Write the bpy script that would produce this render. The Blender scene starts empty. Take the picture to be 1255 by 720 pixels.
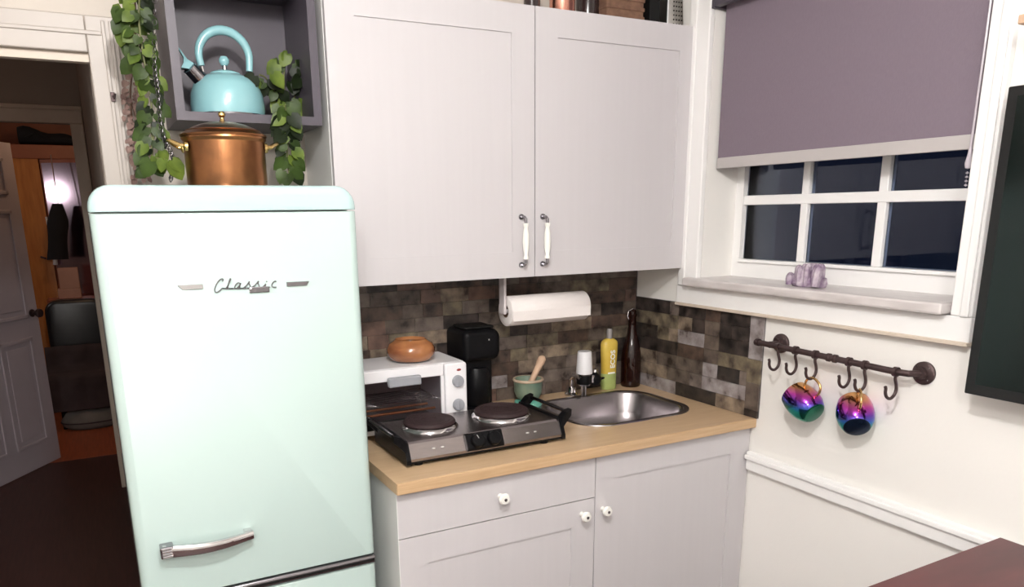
import bpy, bmesh, math, random
from mathutils import Vector, Matrix
R = random.Random(7)
S = bpy.context.scene
COL = S.collection
PI = math.pi

# ------------------------------------------------------------------ camera
CP = Vector((-1.79520, -2.26412, 1.54874))
YAW, PIT, ROL, FPX, PX, PY = 0.48120662, 0.24971698, -0.01312795, 923.5108, 604.1246, 496.2602
FW = Vector((math.sin(YAW)*math.cos(PIT), math.cos(YAW)*math.cos(PIT), -math.sin(PIT)))
_rt = Vector((math.cos(YAW), -math.sin(YAW), 0)); _up = _rt.cross(FW)
RT = math.cos(ROL)*_rt + math.sin(ROL)*_up
UP = -math.sin(ROL)*_rt + math.cos(ROL)*_up
cd = bpy.data.cameras.new('camera'); cam = bpy.data.objects.new('camera', cd); COL.objects.link(cam)
cd.sensor_fit = 'HORIZONTAL'; cd.sensor_width = 36; cd.lens = FPX*36/1255
cd.shift_x = (627.5-PX)/1255; cd.shift_y = (PY-360)/1255; cd.clip_start = .02
cam.matrix_world = Matrix(((RT.x, UP.x, -FW.x, CP.x), (RT.y, UP.y, -FW.y, CP.y), (RT.z, UP.z, -FW.z, CP.z), (0, 0, 0, 1)))
S.camera = cam
def W(px, py, ax, v):
    "world point seen at a photo pixel, on the plane ax = v"
    d = FW + RT*((px-PX)/FPX) - UP*((py-PY)/FPX)
    i = 'xyz'.index(ax)
    return CP + d*((v-CP[i])/d[i])

# ------------------------------------------------------------------ world, lamps, exposure
wd = bpy.data.worlds.new('night'); S.world = wd; wd.use_nodes = True
wd.node_tree.nodes['Background'].inputs[0].default_value = (.010, .014, .030, 1)
wd.node_tree.nodes['Background'].inputs[1].default_value = .32
S.view_settings.view_transform = 'Standard'; S.view_settings.look = 'None'
S.view_settings.gamma = 1; S.view_settings.exposure = .86
def lamp(name, kind, loc, power, color, size, rot=None):
    l = bpy.data.lights.new(name, kind); l.energy = power; l.color = color
    if kind == 'AREA': l.shape = 'DISK'; l.size = size
    else: l.shadow_soft_size = size
    o = bpy.data.objects.new(name, l); COL.objects.link(o); o.location = loc
    if rot: o.rotation_euler = rot
    return o
lamp('kitchen_ceiling_lamp_light', 'POINT', (-1.6, -1.9, 2.36), 41, (1, .972, .95), .06)
lamp('kitchen_fill_light', 'POINT', (-2.3, -3.1, 2.36), 40, (1, .972, .95), .12)  # added fill light behind the camera, brightens the right wall
lamp('corridor_light', 'POINT', (-2.35, 1.9, 2.2), .30, (1, .62, .45), .1)
lamp('far_room_light', 'POINT', (-1.75, 3.45, 2.3), 3.2, (1, .62, .36), .08)

# ------------------------------------------------------------------ materials
def mat(name, col, rough=.5, metal=0, var=.0, vscale=8, bump=0, bscale=60, col2=None, coat=0, spec=None, trans=0, ior=None, emis=None, stretch=None, space='pos', alpha=None, var_rough=0):
    m = bpy.data.materials.new(name); m.use_nodes = True; nt = m.node_tree; b = nt.nodes['Principled BSDF']
    c = tuple(col)+(1,)
    b.inputs['Base Color'].default_value = c; b.inputs['Roughness'].default_value = rough; b.inputs['Metallic'].default_value = metal
    if coat: b.inputs['Coat Weight'].default_value = coat; b.inputs['Coat Roughness'].default_value = .08
    if spec is not None: b.inputs['Specular IOR Level'].default_value = spec
    if trans: b.inputs['Transmission Weight'].default_value = trans
    if ior: b.inputs['IOR'].default_value = ior
    if emis: b.inputs['Emission Color'].default_value = tuple(emis[:3])+(1,); b.inputs['Emission Strength'].default_value = emis[3]
    g = nt.nodes.new('ShaderNodeNewGeometry'); mp = nt.nodes.new('ShaderNodeMapping')
    if space == 'obj':
        tc = nt.nodes.new('ShaderNodeTexCoord'); nt.links.new(tc.outputs['Object'], mp.inputs[0])
    else: nt.links.new(g.outputs['Position'], mp.inputs[0])
    if stretch: mp.inputs['Scale'].default_value = stretch
    n = nt.nodes.new('ShaderNodeTexNoise'); n.inputs['Scale'].default_value = vscale; n.inputs['Detail'].default_value = 5
    nt.links.new(mp.outputs[0], n.inputs['Vector'])
    if var or col2:
        r = nt.nodes.new('ShaderNodeValToRGB'); r.color_ramp.elements[0].position = .32; r.color_ramp.elements[1].position = .68
        c2 = tuple(col2)+(1,) if col2 else tuple(max(0, x*(1-var)) for x in col)+(1,)
        r.color_ramp.elements[0].color = c2; r.color_ramp.elements[1].color = c
        nt.links.new(n.outputs['Fac'], r.inputs[0]); nt.links.new(r.outputs[0], b.inputs['Base Color'])
    if bump:
        n2 = nt.nodes.new('ShaderNodeTexNoise'); n2.inputs['Scale'].default_value = bscale; n2.inputs['Detail'].default_value = 3
        nt.links.new(mp.outputs[0], n2.inputs['Vector'])
        bp = nt.nodes.new('ShaderNodeBump'); bp.inputs['Strength'].default_value = bump; bp.inputs['Distance'].default_value = .002
        nt.links.new(n2.outputs['Fac'], bp.inputs['Height']); nt.links.new(bp.outputs[0], b.inputs['Normal'])
    return m
M = {}
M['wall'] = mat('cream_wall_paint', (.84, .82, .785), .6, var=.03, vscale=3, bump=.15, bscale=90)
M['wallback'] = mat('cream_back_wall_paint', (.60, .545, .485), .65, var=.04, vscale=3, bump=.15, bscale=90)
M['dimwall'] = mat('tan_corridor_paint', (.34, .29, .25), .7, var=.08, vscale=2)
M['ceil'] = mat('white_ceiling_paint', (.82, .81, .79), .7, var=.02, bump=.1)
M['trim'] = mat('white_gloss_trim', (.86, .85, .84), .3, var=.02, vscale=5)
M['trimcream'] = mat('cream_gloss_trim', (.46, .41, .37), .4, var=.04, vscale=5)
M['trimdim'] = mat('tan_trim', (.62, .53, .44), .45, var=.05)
M['floor'] = mat('dark_brown_floor', (.075, .028, .025), .5, var=.3, vscale=6, stretch=(14, 1, 1), bump=.1)
M['floor2'] = mat('orange_wood_floor', (.42, .11, .045), .35, var=.3, vscale=5, stretch=(14, 1, 1))
M['cab'] = mat('grey_lilac_foil', (.575, .553, .566), .42, var=.02, vscale=2, stretch=(30, 30, 1))
M['cabwhite'] = mat('white_carcass', (.80, .80, .78), .2, var=.01)
M['gap'] = mat('dark_joint', (.10, .09, .09), .8, var=.1)
M['mint'] = mat('mint_enamel', (.49, .615, .585), .14, var=.015, vscale=2, coat=.6)
M['mintcap'] = mat('mint_enamel_cap', (.46, .625, .62), .14, var=.015, vscale=2, coat=.6)
M['chrome'] = mat('chrome', (.66, .64, .65), .09, 1, var=.02)
M['chromedark'] = mat('dark_chrome', (.30, .29, .31), .16, 1, var=.05)
M['chromered'] = mat('silver_bar', (.62, .61, .62), .22, 1, var=.02)
M['counter'] = mat('butcher_laminate', (.60, .43, .265), .30, col2=(.54, .37, .215), vscale=6, stretch=(1.2, 14, 14), coat=.15)
M['counteredge'] = mat('counter_edge', (.58, .40, .235), .35, col2=(.50, .33, .18), vscale=6, stretch=(1.5, 10, 30))
M['steel'] = mat('brushed_steel', (.34, .30, .295), .27, 1, var=.1, vscale=30, stretch=(1, 12, 1), bump=.05, bscale=200)
M['sink'] = mat('sink_steel', (.38, .35, .36), .27, 1, var=.12, vscale=20, bump=.04, bscale=150)
M['burner'] = mat('cast_iron_burner', (.035, .019, .020), .6, var=.2, spec=.25, vscale=40, bump=.3, bscale=300)
M['black'] = mat('black_plastic', (.004, .004, .005), .38, var=.2, spec=.15)
M['blackmatt'] = mat('black_matt', (.006, .006, .006), .5, var=.2, spec=.2)
M['white'] = mat('white_enamel', (.82, .81, .83), .28, var=.02)
M['greyplastic'] = mat('grey_plastic', (.33, .34, .37), .4, var=.06)
M['porc'] = mat('white_porcelain', (.86, .85, .80), .12, var=.02, coat=.5)
M['brass'] = mat('brass', (.78, .56, .24), .25, 1, var=.15, vscale=20)
M['copper'] = mat('aged_copper', (.46, .20, .08), .30, 1, col2=(.21, .095, .045), vscale=9, bump=.06, bscale=50)
M['copperpink'] = mat('pink_copper', (.70, .33, .25), .25, 1, var=.2)
M['aqua'] = mat('aqua_enamel', (.27, .52, .56), .2, var=.04, coat=.5)
M['ekt'] = mat('charcoal_lilac_foil', (.075, .064, .082), .45, var=.05)
M['towel'] = mat('white_paper', (.84, .79, .77), .95, var=.03, bump=.5, bscale=220)
M['card'] = mat('brown_card', (.22, .13, .09), .9, var=.2)
M['armwhite'] = mat('white_metal_arm', (.62, .57, .58), .4, var=.03)
M['clay'] = mat('brown_glazed_clay', (.42, .175, .065), .17, col2=(.20, .065, .03), vscale=9, stretch=(1, 1, 3), coat=.4)
M['claydark'] = mat('dark_glazed_clay', (.055, .04, .035), .35, var=.3)
M['jade'] = mat('green_marble', (.11, .20, .155), .4, col2=(.23, .27, .20), vscale=14)
M['jadefoot'] = mat('deep_green_marble', (.09, .36, .28), .3, col2=(.16, .42, .33), vscale=14)
M['stonein'] = mat('tan_stone', (.52, .40, .29), .6, var=.2, vscale=20)
M['pestle'] = mat('tan_wood_pestle', (.62, .42, .29), .5, var=.18, vscale=18)
M['amber'] = mat('amber_glass', (.014, .003, .002), .07, var=.2, spec=.5)
M['soap'] = mat('yellow_soap_bottle', (.72, .52, .10), .25, col2=(.62, .42, .06), vscale=14, coat=.4)
M['soapgreen'] = mat('green_label_base', (.40, .48, .16), .35, var=.15, vscale=25)
M['capclear'] = mat('grey_clear_cap', (.30, .28, .27), .25, var=.1)
M['letter'] = mat('white_print', (.90, .90, .80), .5, var=.01)
M['bronze'] = mat('dark_bronze_pipe', (.085, .055, .055), .45, .6, var=.25, vscale=40, bump=.3, bscale=200)
M['gold'] = mat('gold_handle', (.80, .52, .22), .2, 1, var=.1)
M['blind'] = mat('mauve_blind_fabric', (.195, .155, .190), .9, var=.05, vscale=200, stretch=(1, 1, .4), bump=.3, bscale=400)
M['blindhem'] = mat('pale_blind_hem', (.46, .43, .42), .7, var=.04)
M['cord'] = mat('clear_cord', (.55, .50, .55), .3, var=.05)
M['sill'] = mat('grey_white_marble', (.66, .62, .61), .3, col2=(.52, .48, .47), vscale=9, stretch=(2, 1, 4))
M['amethyst'] = mat('amethyst', (.50, .43, .48), .25, col2=(.17, .10, .19), vscale=34, bump=.5, bscale=60, coat=.4)
M['tvblack'] = mat('television_bezel', (.006, .006, .007), .35, var=.1)
M['tvscreen'] = mat('television_screen', (.003, .007, .0065), .14, var=.15, vscale=2, spec=.35)
M['table'] = mat('mahogany_gloss', (.13, .034, .036), .30, col2=(.075, .022, .024), vscale=3, stretch=(1, 4, 1), spec=.35)
M['leaf'] = mat('pothos_green', (.040, .072, .010), .45, spec=.25, col2=(.016, .032, .006), vscale=25)
M['leaf2'] = mat('pothos_light_green', (.12, .17, .025), .45, spec=.25, col2=(.05, .085, .012), vscale=25)
M['leaf3'] = mat('pothos_shaded_green', (.010, .018, .005), .45, spec=.2, col2=(.005, .01, .003), vscale=25)  # near-black copy: shade inside the foliage is put into the leaf colour
M['dry'] = mat('dry_brown_leaf', (.30, .20, .17), .8, col2=(.14, .08, .07), vscale=30)
M['stem'] = mat('green_stem', (.16, .17, .06), .6, var=.3, vscale=30)
M['drystem'] = mat('brown_stem', (.16, .09, .06), .8, var=.3, vscale=30)
M['wire'] = mat('dark_chain_wire', (.16, .15, .16), .25, .9, var=.2)
M['door'] = mat('dim_white_door', (.50, .44, .48), .45, var=.05)
M['orange'] = mat('honey_wood', (.62, .24, .05), .4, col2=(.48, .16, .03), vscale=5, stretch=(8, 8, 1))
M['orangedark'] = mat('red_brown_wood', (.36, .11, .05), .45, var=.2, vscale=5)
M['mirror'] = mat('mirror_glass', (.62, .50, .60), .16, 1, var=.01)
M['darkcloth'] = mat('dark_cloth', (.012, .012, .016), .9, var=.3, bump=.5, bscale=30)
M['blanket'] = mat('dark_grey_blanket', (.06, .04, .042), .95, var=.3, bump=.8, bscale=25)
M['cushion'] = mat('grey_green_cushion', (.20, .18, .165), .95, var=.25, bump=.6, bscale=25)
M['leather'] = mat('black_leather', (.012, .013, .015), .3, var=.2)
M['pinkbox'] = mat('pink_tan_card', (.50, .27, .20), .7, var=.1)
M['basket'] = mat('woven_brown', (.20, .105, .065), .8, var=.35, vscale=60, bump=.8, bscale=120)
M['tin'] = mat('tin_plate', (.55, .53, .50), .3, 1, var=.15, vscale=30)
M['darkjar'] = mat('dark_jar_glass', (.03, .018, .018), .15, var=.3)
M['lampglass'] = mat('lamp_diffuser', (.9, .9, .9), .4, emis=(1, .93, .85, 3))
M['bulb'] = mat('glare_bulb_glass', (.9, .9, .9), .4, emis=(1, .93, .92, 60))  # glow of the added bulb behind the mirror glare
M['element'] = mat('oven_element', (.75, .30, .12), .35, .6, var=.2)
M['ovendark'] = mat('oven_inside_reflection', (.48, .43, .41), .5, .3, var=.2)  # lightened liner colour stands in for the reflection on the door glass
M['red'] = mat('red_lens', (.30, .02, .02), .3, var=.1)
M['ribwhite'] = mat('silver_rib', (.86, .86, .86), .3, .9, var=.02)
# clear glass: fresnel mix of transparent and glossy
def glass(name, tint, gl=.9):
    m = bpy.data.materials.new(name); m.use_nodes = True; nt = m.node_tree; nt.nodes.remove(nt.nodes['Principled BSDF'])
    t = nt.nodes.new('ShaderNodeBsdfTransparent'); t.inputs[0].default_value = tint+(1,)
    g = nt.nodes.new('ShaderNodeBsdfGlossy'); g.inputs['Roughness'].default_value = .03; g.inputs['Color'].default_value = (gl, gl, gl, 1)
    f = nt.nodes.new('ShaderNodeFresnel'); f.inputs[0].default_value = 1.45; mx = nt.nodes.new('ShaderNodeMixShader')
    nt.links.new(f.outputs[0], mx.inputs[0]); nt.links.new(t.outputs[0], mx.inputs[1]); nt.links.new(g.outputs[0], mx.inputs[2])
    nt.links.new(mx.outputs[0], nt.nodes['Material Output'].inputs[0]); return m
M['pane'] = glass('window_pane_glass', (.80, .85, .95), .5)
M['ovenglass'] = glass('oven_door_glass', (.74, .72, .74))
M['cupglass'] = glass('dark_clear_plastic', (.30, .28, .30))
# rainbow anodised mug: the hue runs from the handle side to the far side of the body
def rainbow():
    m = bpy.data.materials.new('rainbow_lustre'); m.use_nodes = True; nt = m.node_tree; b = nt.nodes['Principled BSDF']
    b.inputs['Metallic'].default_value = 1; b.inputs['Roughness'].default_value = .13
    tc = nt.nodes.new('ShaderNodeTexCoord'); sp = nt.nodes.new('ShaderNodeSeparateXYZ'); nt.links.new(tc.outputs['Object'], sp.inputs[0])
    n = nt.nodes.new('ShaderNodeTexNoise'); n.inputs['Scale'].default_value = 14; nt.links.new(tc.outputs['Object'], n.inputs['Vector'])
    a = nt.nodes.new('ShaderNodeMath'); a.operation = 'MULTIPLY_ADD'; a.inputs[1].default_value = .022; nt.links.new(n.outputs['Fac'], a.inputs[0]); nt.links.new(sp.outputs['X'], a.inputs[2])
    zz = nt.nodes.new('ShaderNodeMath'); zz.operation = 'MULTIPLY_ADD'; zz.inputs[1].default_value = .45; nt.links.new(sp.outputs['Z'], zz.inputs[0]); nt.links.new(a.outputs[0], zz.inputs[2])
    mr = nt.nodes.new('ShaderNodeMapRange'); mr.inputs[1].default_value = -.012; mr.inputs[2].default_value = .108; nt.links.new(zz.outputs[0], mr.inputs[0])
    r = nt.nodes.new('ShaderNodeValToRGB'); e = r.color_ramp.elements
    e[0].position = 0; e[0].color = (.02, .20, .12, 1); e[1].position = 1; e[1].color = (.75, .48, .16, 1)
    for p, c in ((.22, (.02, .28, .22)), (.36, (.04, .14, .50)), (.50, (.16, .05, .42)), (.64, (.50, .06, .36)), (.80, (.62, .28, .12))):
        x = e.new(p); x.color = c+(1,)
    nt.links.new(mr.outputs[0], r.inputs[0]); nt.links.new(r.outputs[0], b.inputs['Base Color']); return m
M['rainbow'] = rainbow()
M['muggreen'] = mat('green_lustre_base', (.015, .16, .10), .2, .7, var=.2, vscale=30)
M['mugnavy'] = mat('navy_lustre_base', (.008, .018, .045), .2, .6, var=.2, vscale=30)

# ------------------------------------------------------------------ helpers
def wloc(o):
    v = Vector((0, 0, 0))
    while o: v += o.location; o = o.parent
    return v
def obj(name, bm, m, parent=None, smooth=False, angle=35):
    "links a bmesh made in world coordinates as one mesh object (parents are unrotated)"
    if parent is not None:
        off = wloc(parent); bmesh.ops.translate(bm, verts=bm.verts, vec=-off)
    me = bpy.data.meshes.new(name); bmesh.ops.recalc_face_normals(bm, faces=bm.faces); bm.to_mesh(me); bm.free()
    me.materials.append(M[m] if isinstance(m, str) else m)
    if smooth:
        me.polygons.foreach_set('use_smooth', [True]*len(me.polygons))
        me.set_sharp_from_angle(angle=math.radians(angle))
    o = bpy.data.objects.new(name, me); COL.objects.link(o)
    if parent is not None: o.parent = parent
    return o
def recenter(o):
    "moves a top-level mesh's origin to its base centre"
    me = o.data; xs = [v.co for v in me.vertices]
    c = Vector(((min(v.x for v in xs)+max(v.x for v in xs))/2, (min(v.y for v in xs)+max(v.y for v in xs))/2, min(v.z for v in xs)))
    me.transform(Matrix.Translation(-c)); o.location = c
def tag(o, label, cat, group=None):
    o['label'] = label; o['category'] = cat
    if group: o['group'] = group
    return o
def thing(name, loc, label, cat, group=None):
    o = bpy.data.objects.new(name, None); COL.objects.link(o); o.location = loc; o.empty_display_size = .05
    return tag(o, label, cat, group)
def struct(name, bm, m, parent=None, **k):
    o = obj(name, bm, m, parent, **k)
    if parent is None: o['kind'] = 'structure'
    return o
def box(bm, x0, x1, y0, y1, z0, z1, bev=0, seg=2):
    x0, x1 = sorted((x0, x1)); y0, y1 = sorted((y0, y1)); z0, z1 = sorted((z0, z1))
    mt = Matrix.Translation(((x0+x1)/2, (y0+y1)/2, (z0+z1)/2)) @ Matrix.Diagonal((x1-x0, y1-y0, z1-z0, 1))
    r = bmesh.ops.create_cube(bm, size=1, matrix=mt)
    if bev:
        es = list({e for v in r['verts'] for e in v.link_edges})
        bmesh.ops.bevel(bm, geom=es, offset=bev, segments=seg, profile=.5, affect='EDGES')
    return bm
def nb(*a, **k):
    bm = bmesh.new(); box(bm, *a, **k); return bm
def lathe(bm, prof, c, seg=32, axis=None, sx=1, sy=1):
    "prof: list of (r, z); c: base centre; axis: optional direction"
    rings = []; mt = Matrix.Identity(3)
    if axis is not None: mt = Vector((0, 0, 1)).rotation_difference(Vector(axis).normalized()).to_matrix()
    c = Vector(c)
    for r, z in prof:
        if r < 1e-6: rings.append([bm.verts.new(c+mt@Vector((0, 0, z)))])
        else: rings.append([bm.verts.new(c+mt@Vector((sx*r*math.cos(2*PI*i/seg), sy*r*math.sin(2*PI*i/seg), z))) for i in range(seg)])
    for a, b in zip(rings, rings[1:]):
        for i in range(seg):
            j = (i+1) % seg
            if len(a) == 1 and len(b) == 1: continue
            if len(a) == 1: bm.faces.new((a[0], b[i], b[j]))
            elif len(b) == 1: bm.faces.new((a[i], a[j], b[0]))
            else: bm.faces.new((a[i], a[j], b[j], b[i]))
    return bm
def tube(bm, pts, r, seg=10, cap=True):
    pts = [Vector(p) for p in pts]; n = len(pts); rs = r if isinstance(r, (list, tuple)) else [r]*n
    rings = []; prev = None
    for i, p in enumerate(pts):
        t = (pts[min(i+1, n-1)]-pts[max(i-1, 0)]).normalized()
        if prev is None:
            a = Vector((0, 0, 1)) if abs(t.z) < .9 else Vector((1, 0, 0)); nrm = (a-a.dot(t)*t).normalized()
        else: nrm = (prev-prev.dot(t)*t).normalized()
        prev = nrm; bn = t.cross(nrm)
        rings.append([bm.verts.new(p+rs[i]*(math.cos(2*PI*k/seg)*nrm+math.sin(2*PI*k/seg)*bn)) for k in range(seg)])
    for a, b in zip(rings, rings[1:]):
        for k in range(seg): bm.faces.new((a[k], a[(k+1) % seg], b[(k+1) % seg], b[k]))
    if cap: bm.faces.new(rings[0][::-1]); bm.faces.new(rings[-1])
    return bm
def ntube(*a, **k): return tube(bmesh.new(), *a, **k)
def nlathe(*a, **k): return lathe(bmesh.new(), *a, **k)
def rrect(x0, x1, z0, z1, r, seg=6):
    out = []
    if not isinstance(r, (list, tuple)): r = [r]*4
    for (cx, cz, a0, rr) in ((x1-r[0], z1-r[0], 0, r[0]), (x0+r[1], z1-r[1], 90, r[1]), (x0+r[2], z0+r[2], 180, r[2]), (x1-r[3], z0+r[3], 270, r[3])):
        for i in range(seg+1):
            a = math.radians(a0+90*i/seg); out.append((cx+rr*math.cos(a), cz+rr*math.sin(a)))
    return out
def loft(bm, loops, cap0=True, cap1=True):
    rings = [[bm.verts.new(p) for p in l] for l in loops]; n = len(rings[0])
    for a, b in zip(rings, rings[1:]):
        for k in range(n): bm.faces.new((a[k], a[(k+1) % n], b[(k+1) % n], b[k]))
    if cap0: bm.faces.new(rings[0][::-1])
    if cap1: bm.faces.new(rings[-1])
    return bm
def slab_y(x0, x1, z0, z1, y0, y1, r, bev, seg=6, bseg=4, fb=1, ft=1):
    "rounded panel facing -y: outline radius r in xz, front edge bevel bev"
    loops = []
    def lp(ins, y):
        rr = [max(q-ins, .0005) for q in (r if isinstance(r, (list, tuple)) else [r]*4)]
        return [(x, y, z) for x, z in rrect(x0+ins, x1-ins, z0+ins*fb, z1-ins*ft, rr, seg)]
    loops.append(lp(0, y1))
    for i in range(bseg+1):
        a = PI/2*i/bseg; loops.append(lp(bev*(1-math.cos(a)), y0+bev*(1-math.sin(a))))
    return loft(bmesh.new(), loops)

# ================================================================== STRUCTURE
# ---- kitchen shell
struct('floor', nb(-3.6, .25, -4.0, 3.22, -.05, 0), 'floor')
struct('ceiling', nb(-3.6, .25, -4.0, 2.6, 2.55, 2.65), 'ceil')
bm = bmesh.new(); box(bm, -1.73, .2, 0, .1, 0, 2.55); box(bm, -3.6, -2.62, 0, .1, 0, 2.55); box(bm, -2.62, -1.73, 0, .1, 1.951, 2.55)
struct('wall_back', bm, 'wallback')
bm = bmesh.new()
WY0, WY1, WZ0, WZ1 = -1.195, -.337, 1.33, 2.22
box(bm, 0, .2, -4.0, 0, 0, WZ0-.028); box(bm, 0, .2, -4.0, 0, WZ1, 2.55); box(bm, 0, .2, WY1, 0, WZ0-.028, WZ1); box(bm, 0, .2, -4.0, WY0, WZ0-.028, WZ1)
struct('wall_right', bm, 'wall')
struct('wall_left', nb(-3.7, -3.6, -4.0, .1, 0, 2.55), 'wall')
struct('wall_front', nb(-3.7, .2, -4.1, -4.0, 0, 2.55), 'wall')
# ---- near doorway casing (stepped profile)
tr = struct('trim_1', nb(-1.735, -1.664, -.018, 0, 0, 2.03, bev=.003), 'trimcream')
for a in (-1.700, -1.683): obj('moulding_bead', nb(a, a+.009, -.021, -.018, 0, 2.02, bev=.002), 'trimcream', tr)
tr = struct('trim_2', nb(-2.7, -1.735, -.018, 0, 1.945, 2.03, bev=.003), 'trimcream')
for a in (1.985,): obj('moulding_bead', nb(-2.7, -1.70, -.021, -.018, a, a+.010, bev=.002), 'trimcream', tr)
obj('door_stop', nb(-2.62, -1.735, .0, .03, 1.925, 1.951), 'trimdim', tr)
# ---- corridor
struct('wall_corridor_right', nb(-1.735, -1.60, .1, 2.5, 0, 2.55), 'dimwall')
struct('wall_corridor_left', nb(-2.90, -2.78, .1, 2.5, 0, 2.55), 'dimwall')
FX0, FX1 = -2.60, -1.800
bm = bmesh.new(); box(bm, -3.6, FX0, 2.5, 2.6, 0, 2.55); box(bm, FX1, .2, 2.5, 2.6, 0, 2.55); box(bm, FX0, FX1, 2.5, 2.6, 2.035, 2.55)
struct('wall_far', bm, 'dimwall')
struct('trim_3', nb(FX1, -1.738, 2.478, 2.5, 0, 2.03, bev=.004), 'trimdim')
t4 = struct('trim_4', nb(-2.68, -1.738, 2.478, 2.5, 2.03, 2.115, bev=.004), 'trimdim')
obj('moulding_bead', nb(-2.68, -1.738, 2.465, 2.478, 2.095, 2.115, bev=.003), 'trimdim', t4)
# ---- far room
struct('floor_far_room', nb(-3.9, -.6, 3.22, 5.6, -.05, .001), 'floor2')
struct('ceiling_far_room', nb(-3.9, -.6, 2.6, 5.6, 2.55, 2.65), 'ceil')
struct('wall_far_room_back', nb(-3.9, -.6, 5.5, 5.6, 0, 2.55), 'orangedark')
struct('wall_far_room_left', nb(-3.9, -3.8, 2.6, 5.5, 0, 2.55), 'dimwall')
struct('wall_far_room_right', nb(-.7, -.6, 2.6, 5.5, 0, 2.55), 'dimwall')
# ---- open panelled door into the far room
hx, hy = -2.585, 2.62
ex, ey = -2.134, 3.306
L = math.hypot(ex-hx, ey-hy); ang = math.atan2(ey-hy, ex-hx)
dmt = Matrix.Translation((hx, hy, 0)) @ Matrix.Rotation(ang, 4, 'Z')
def xf(bm, m): bmesh.ops.transform(bm, matrix=m, verts=bm.verts); return bm
bm = bmesh.new(); box(bm, 0, L, 0, .035, .006, 1.99)
d1 = struct('door_1', xf(bm, dmt), 'door')
for (a, b) in ((.09, L/2-.035), (L/2+.035, L-.09)):
    for (c, d) in ((.16, .83), (.95, 1.60), (1.69, 1.90)):
        bm = bmesh.new()
        for (p, q, r_, s_) in ((a, b, c, c+.022), (a, b, d-.022, d), (a, a+.022, c, d), (b-.022, b, c, d)): box(bm, p, q, -.009, 0, r_, s_, bev=.003)
        obj('door_moulding', xf(bm, dmt), 'door', d1)
        bm = bmesh.new(); box(bm, a+.05, b-.05, -.006, 0, c+.05, d-.05, bev=.004)
        obj('door_panel', xf(bm, dmt), 'door', d1)
kp = dmt @ Vector((L-.055, -.002, .975)); kax = dmt.to_3x3() @ Vector((0, -1, 0))
k = obj('door_knob', nlathe([(.024, 0), (.024, .006), (.009, .010), (.009, .03), (.022, .036), (.028, .048), (.024, .062), (0, .066)], kp, 20, kax), 'bronze', d1, smooth=True)
k['label'] = 'dark round door knob'

# ---- window in the right wall
casing = []
t5 = struct('trim_5', nb(-.020, 0, -.337, -.243, WZ0-.03, 2.30, bev=.004), 'trim')
obj('moulding_bead', nb(-.027, -.02, -.285, -.255, WZ0-.03, 2.30, bev=.004), 'trim', t5)
t6 = struct('trim_6', nb(-.020, 0, -1.247, -1.195, WZ0-.03, 2.30, bev=.004), 'trim')
obj('moulding_bead', nb(-.026, -.02, -1.240, -1.220, WZ0-.03, 2.30, bev=.004), 'trim', t6)
t7 = struct('trim_7', nb(-.020, 0, -1.247, -.243, 1.240, WZ0-.03, bev=.003), 'trim')
obj('apron_lip', nb(-.026, 0, -1.247, -.243, 1.232, 1.242, bev=.002), 'trimdim', t7)
t8 = struct('trim_8', nb(-.020, 0, -1.247, -.243, 2.22, 2.30, bev=.004), 'trim')
struct('trim_9', nb(-.050, .2, -1.192, -.300, WZ0-.028, WZ0, bev=.006), 'sill')
bpy.data.objects['trim_9']['label'] = 'grey marble window sill'
XS = .140
w = bmesh.new()
box(w, XS-.005, XS+.05, WY1-.032, WY1, WZ0, WZ1); box(w, XS-.005, XS+.05, WY0, WY0+.03, WZ0, WZ1)
box(w, XS-.005, XS+.05, WY0+.03, WY1-.032, WZ0, 1.388); box(w, XS-.005, XS+.05, WY0+.03, WY1-.032, 2.16, WZ1)
win = struct('window_1', w, 'trim')
obj('sash_lip', nb(XS-.014, XS-.005, WY0+.03, WY1-.032, 1.378, 1.388, bev=.002), 'trim', win)
XPn = XS+.012
my = [W(px, 290, 'x', XPn).y for px in (981, 989.5, 1074, 1085)]
ys = [WY1-.032, my[0], my[1], my[2], my[3], WY0+.03]
for a in ((my[0], my[1]), (my[2], my[3])): obj('muntin', nb(XS, XS+.03, a[0], a[1], 1.388, 2.16, bev=.003), 'trim', win)
obj('muntin', nb(XS-.002, XS+.03, WY0+.03, WY1-.032, 1.562, 1.592, bev=.003), 'trim', win)
obj('muntin', nb(XS-.002, XS+.03, WY0+.03, WY1-.032, 1.84, 1.87, bev=.003), 'trim', win)
for i in range(3):
    for (z0, z1) in ((1.388, 1.562), (1.592, 1.84), (1.87, 2.16)):
        obj('pane', nb(XS+.014, XS+.018, ys[2*i+1], ys[2*i], z0, z1), 'pane', win)
# chair rail
t10 = struct('trim_10', nb(-.018, 0, -4.0, -.605, .738, .800, bev=.004), 'trim')
obj('moulding_bead', nb(-.026, -.018, -4.0, -.605, .775, .790, bev=.003), 'trim', t10)
obj('rail_shadow_strip', nb(-.004, 0, -4.0, -.605, .733, .738), 'trimdim', t10)  # shadow line below the rail, put in as a tan strip
struct('baseboard_right', nb(-.015, 0, -4.0, -.61, 0, .10, bev=.003), 'trim')

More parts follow.
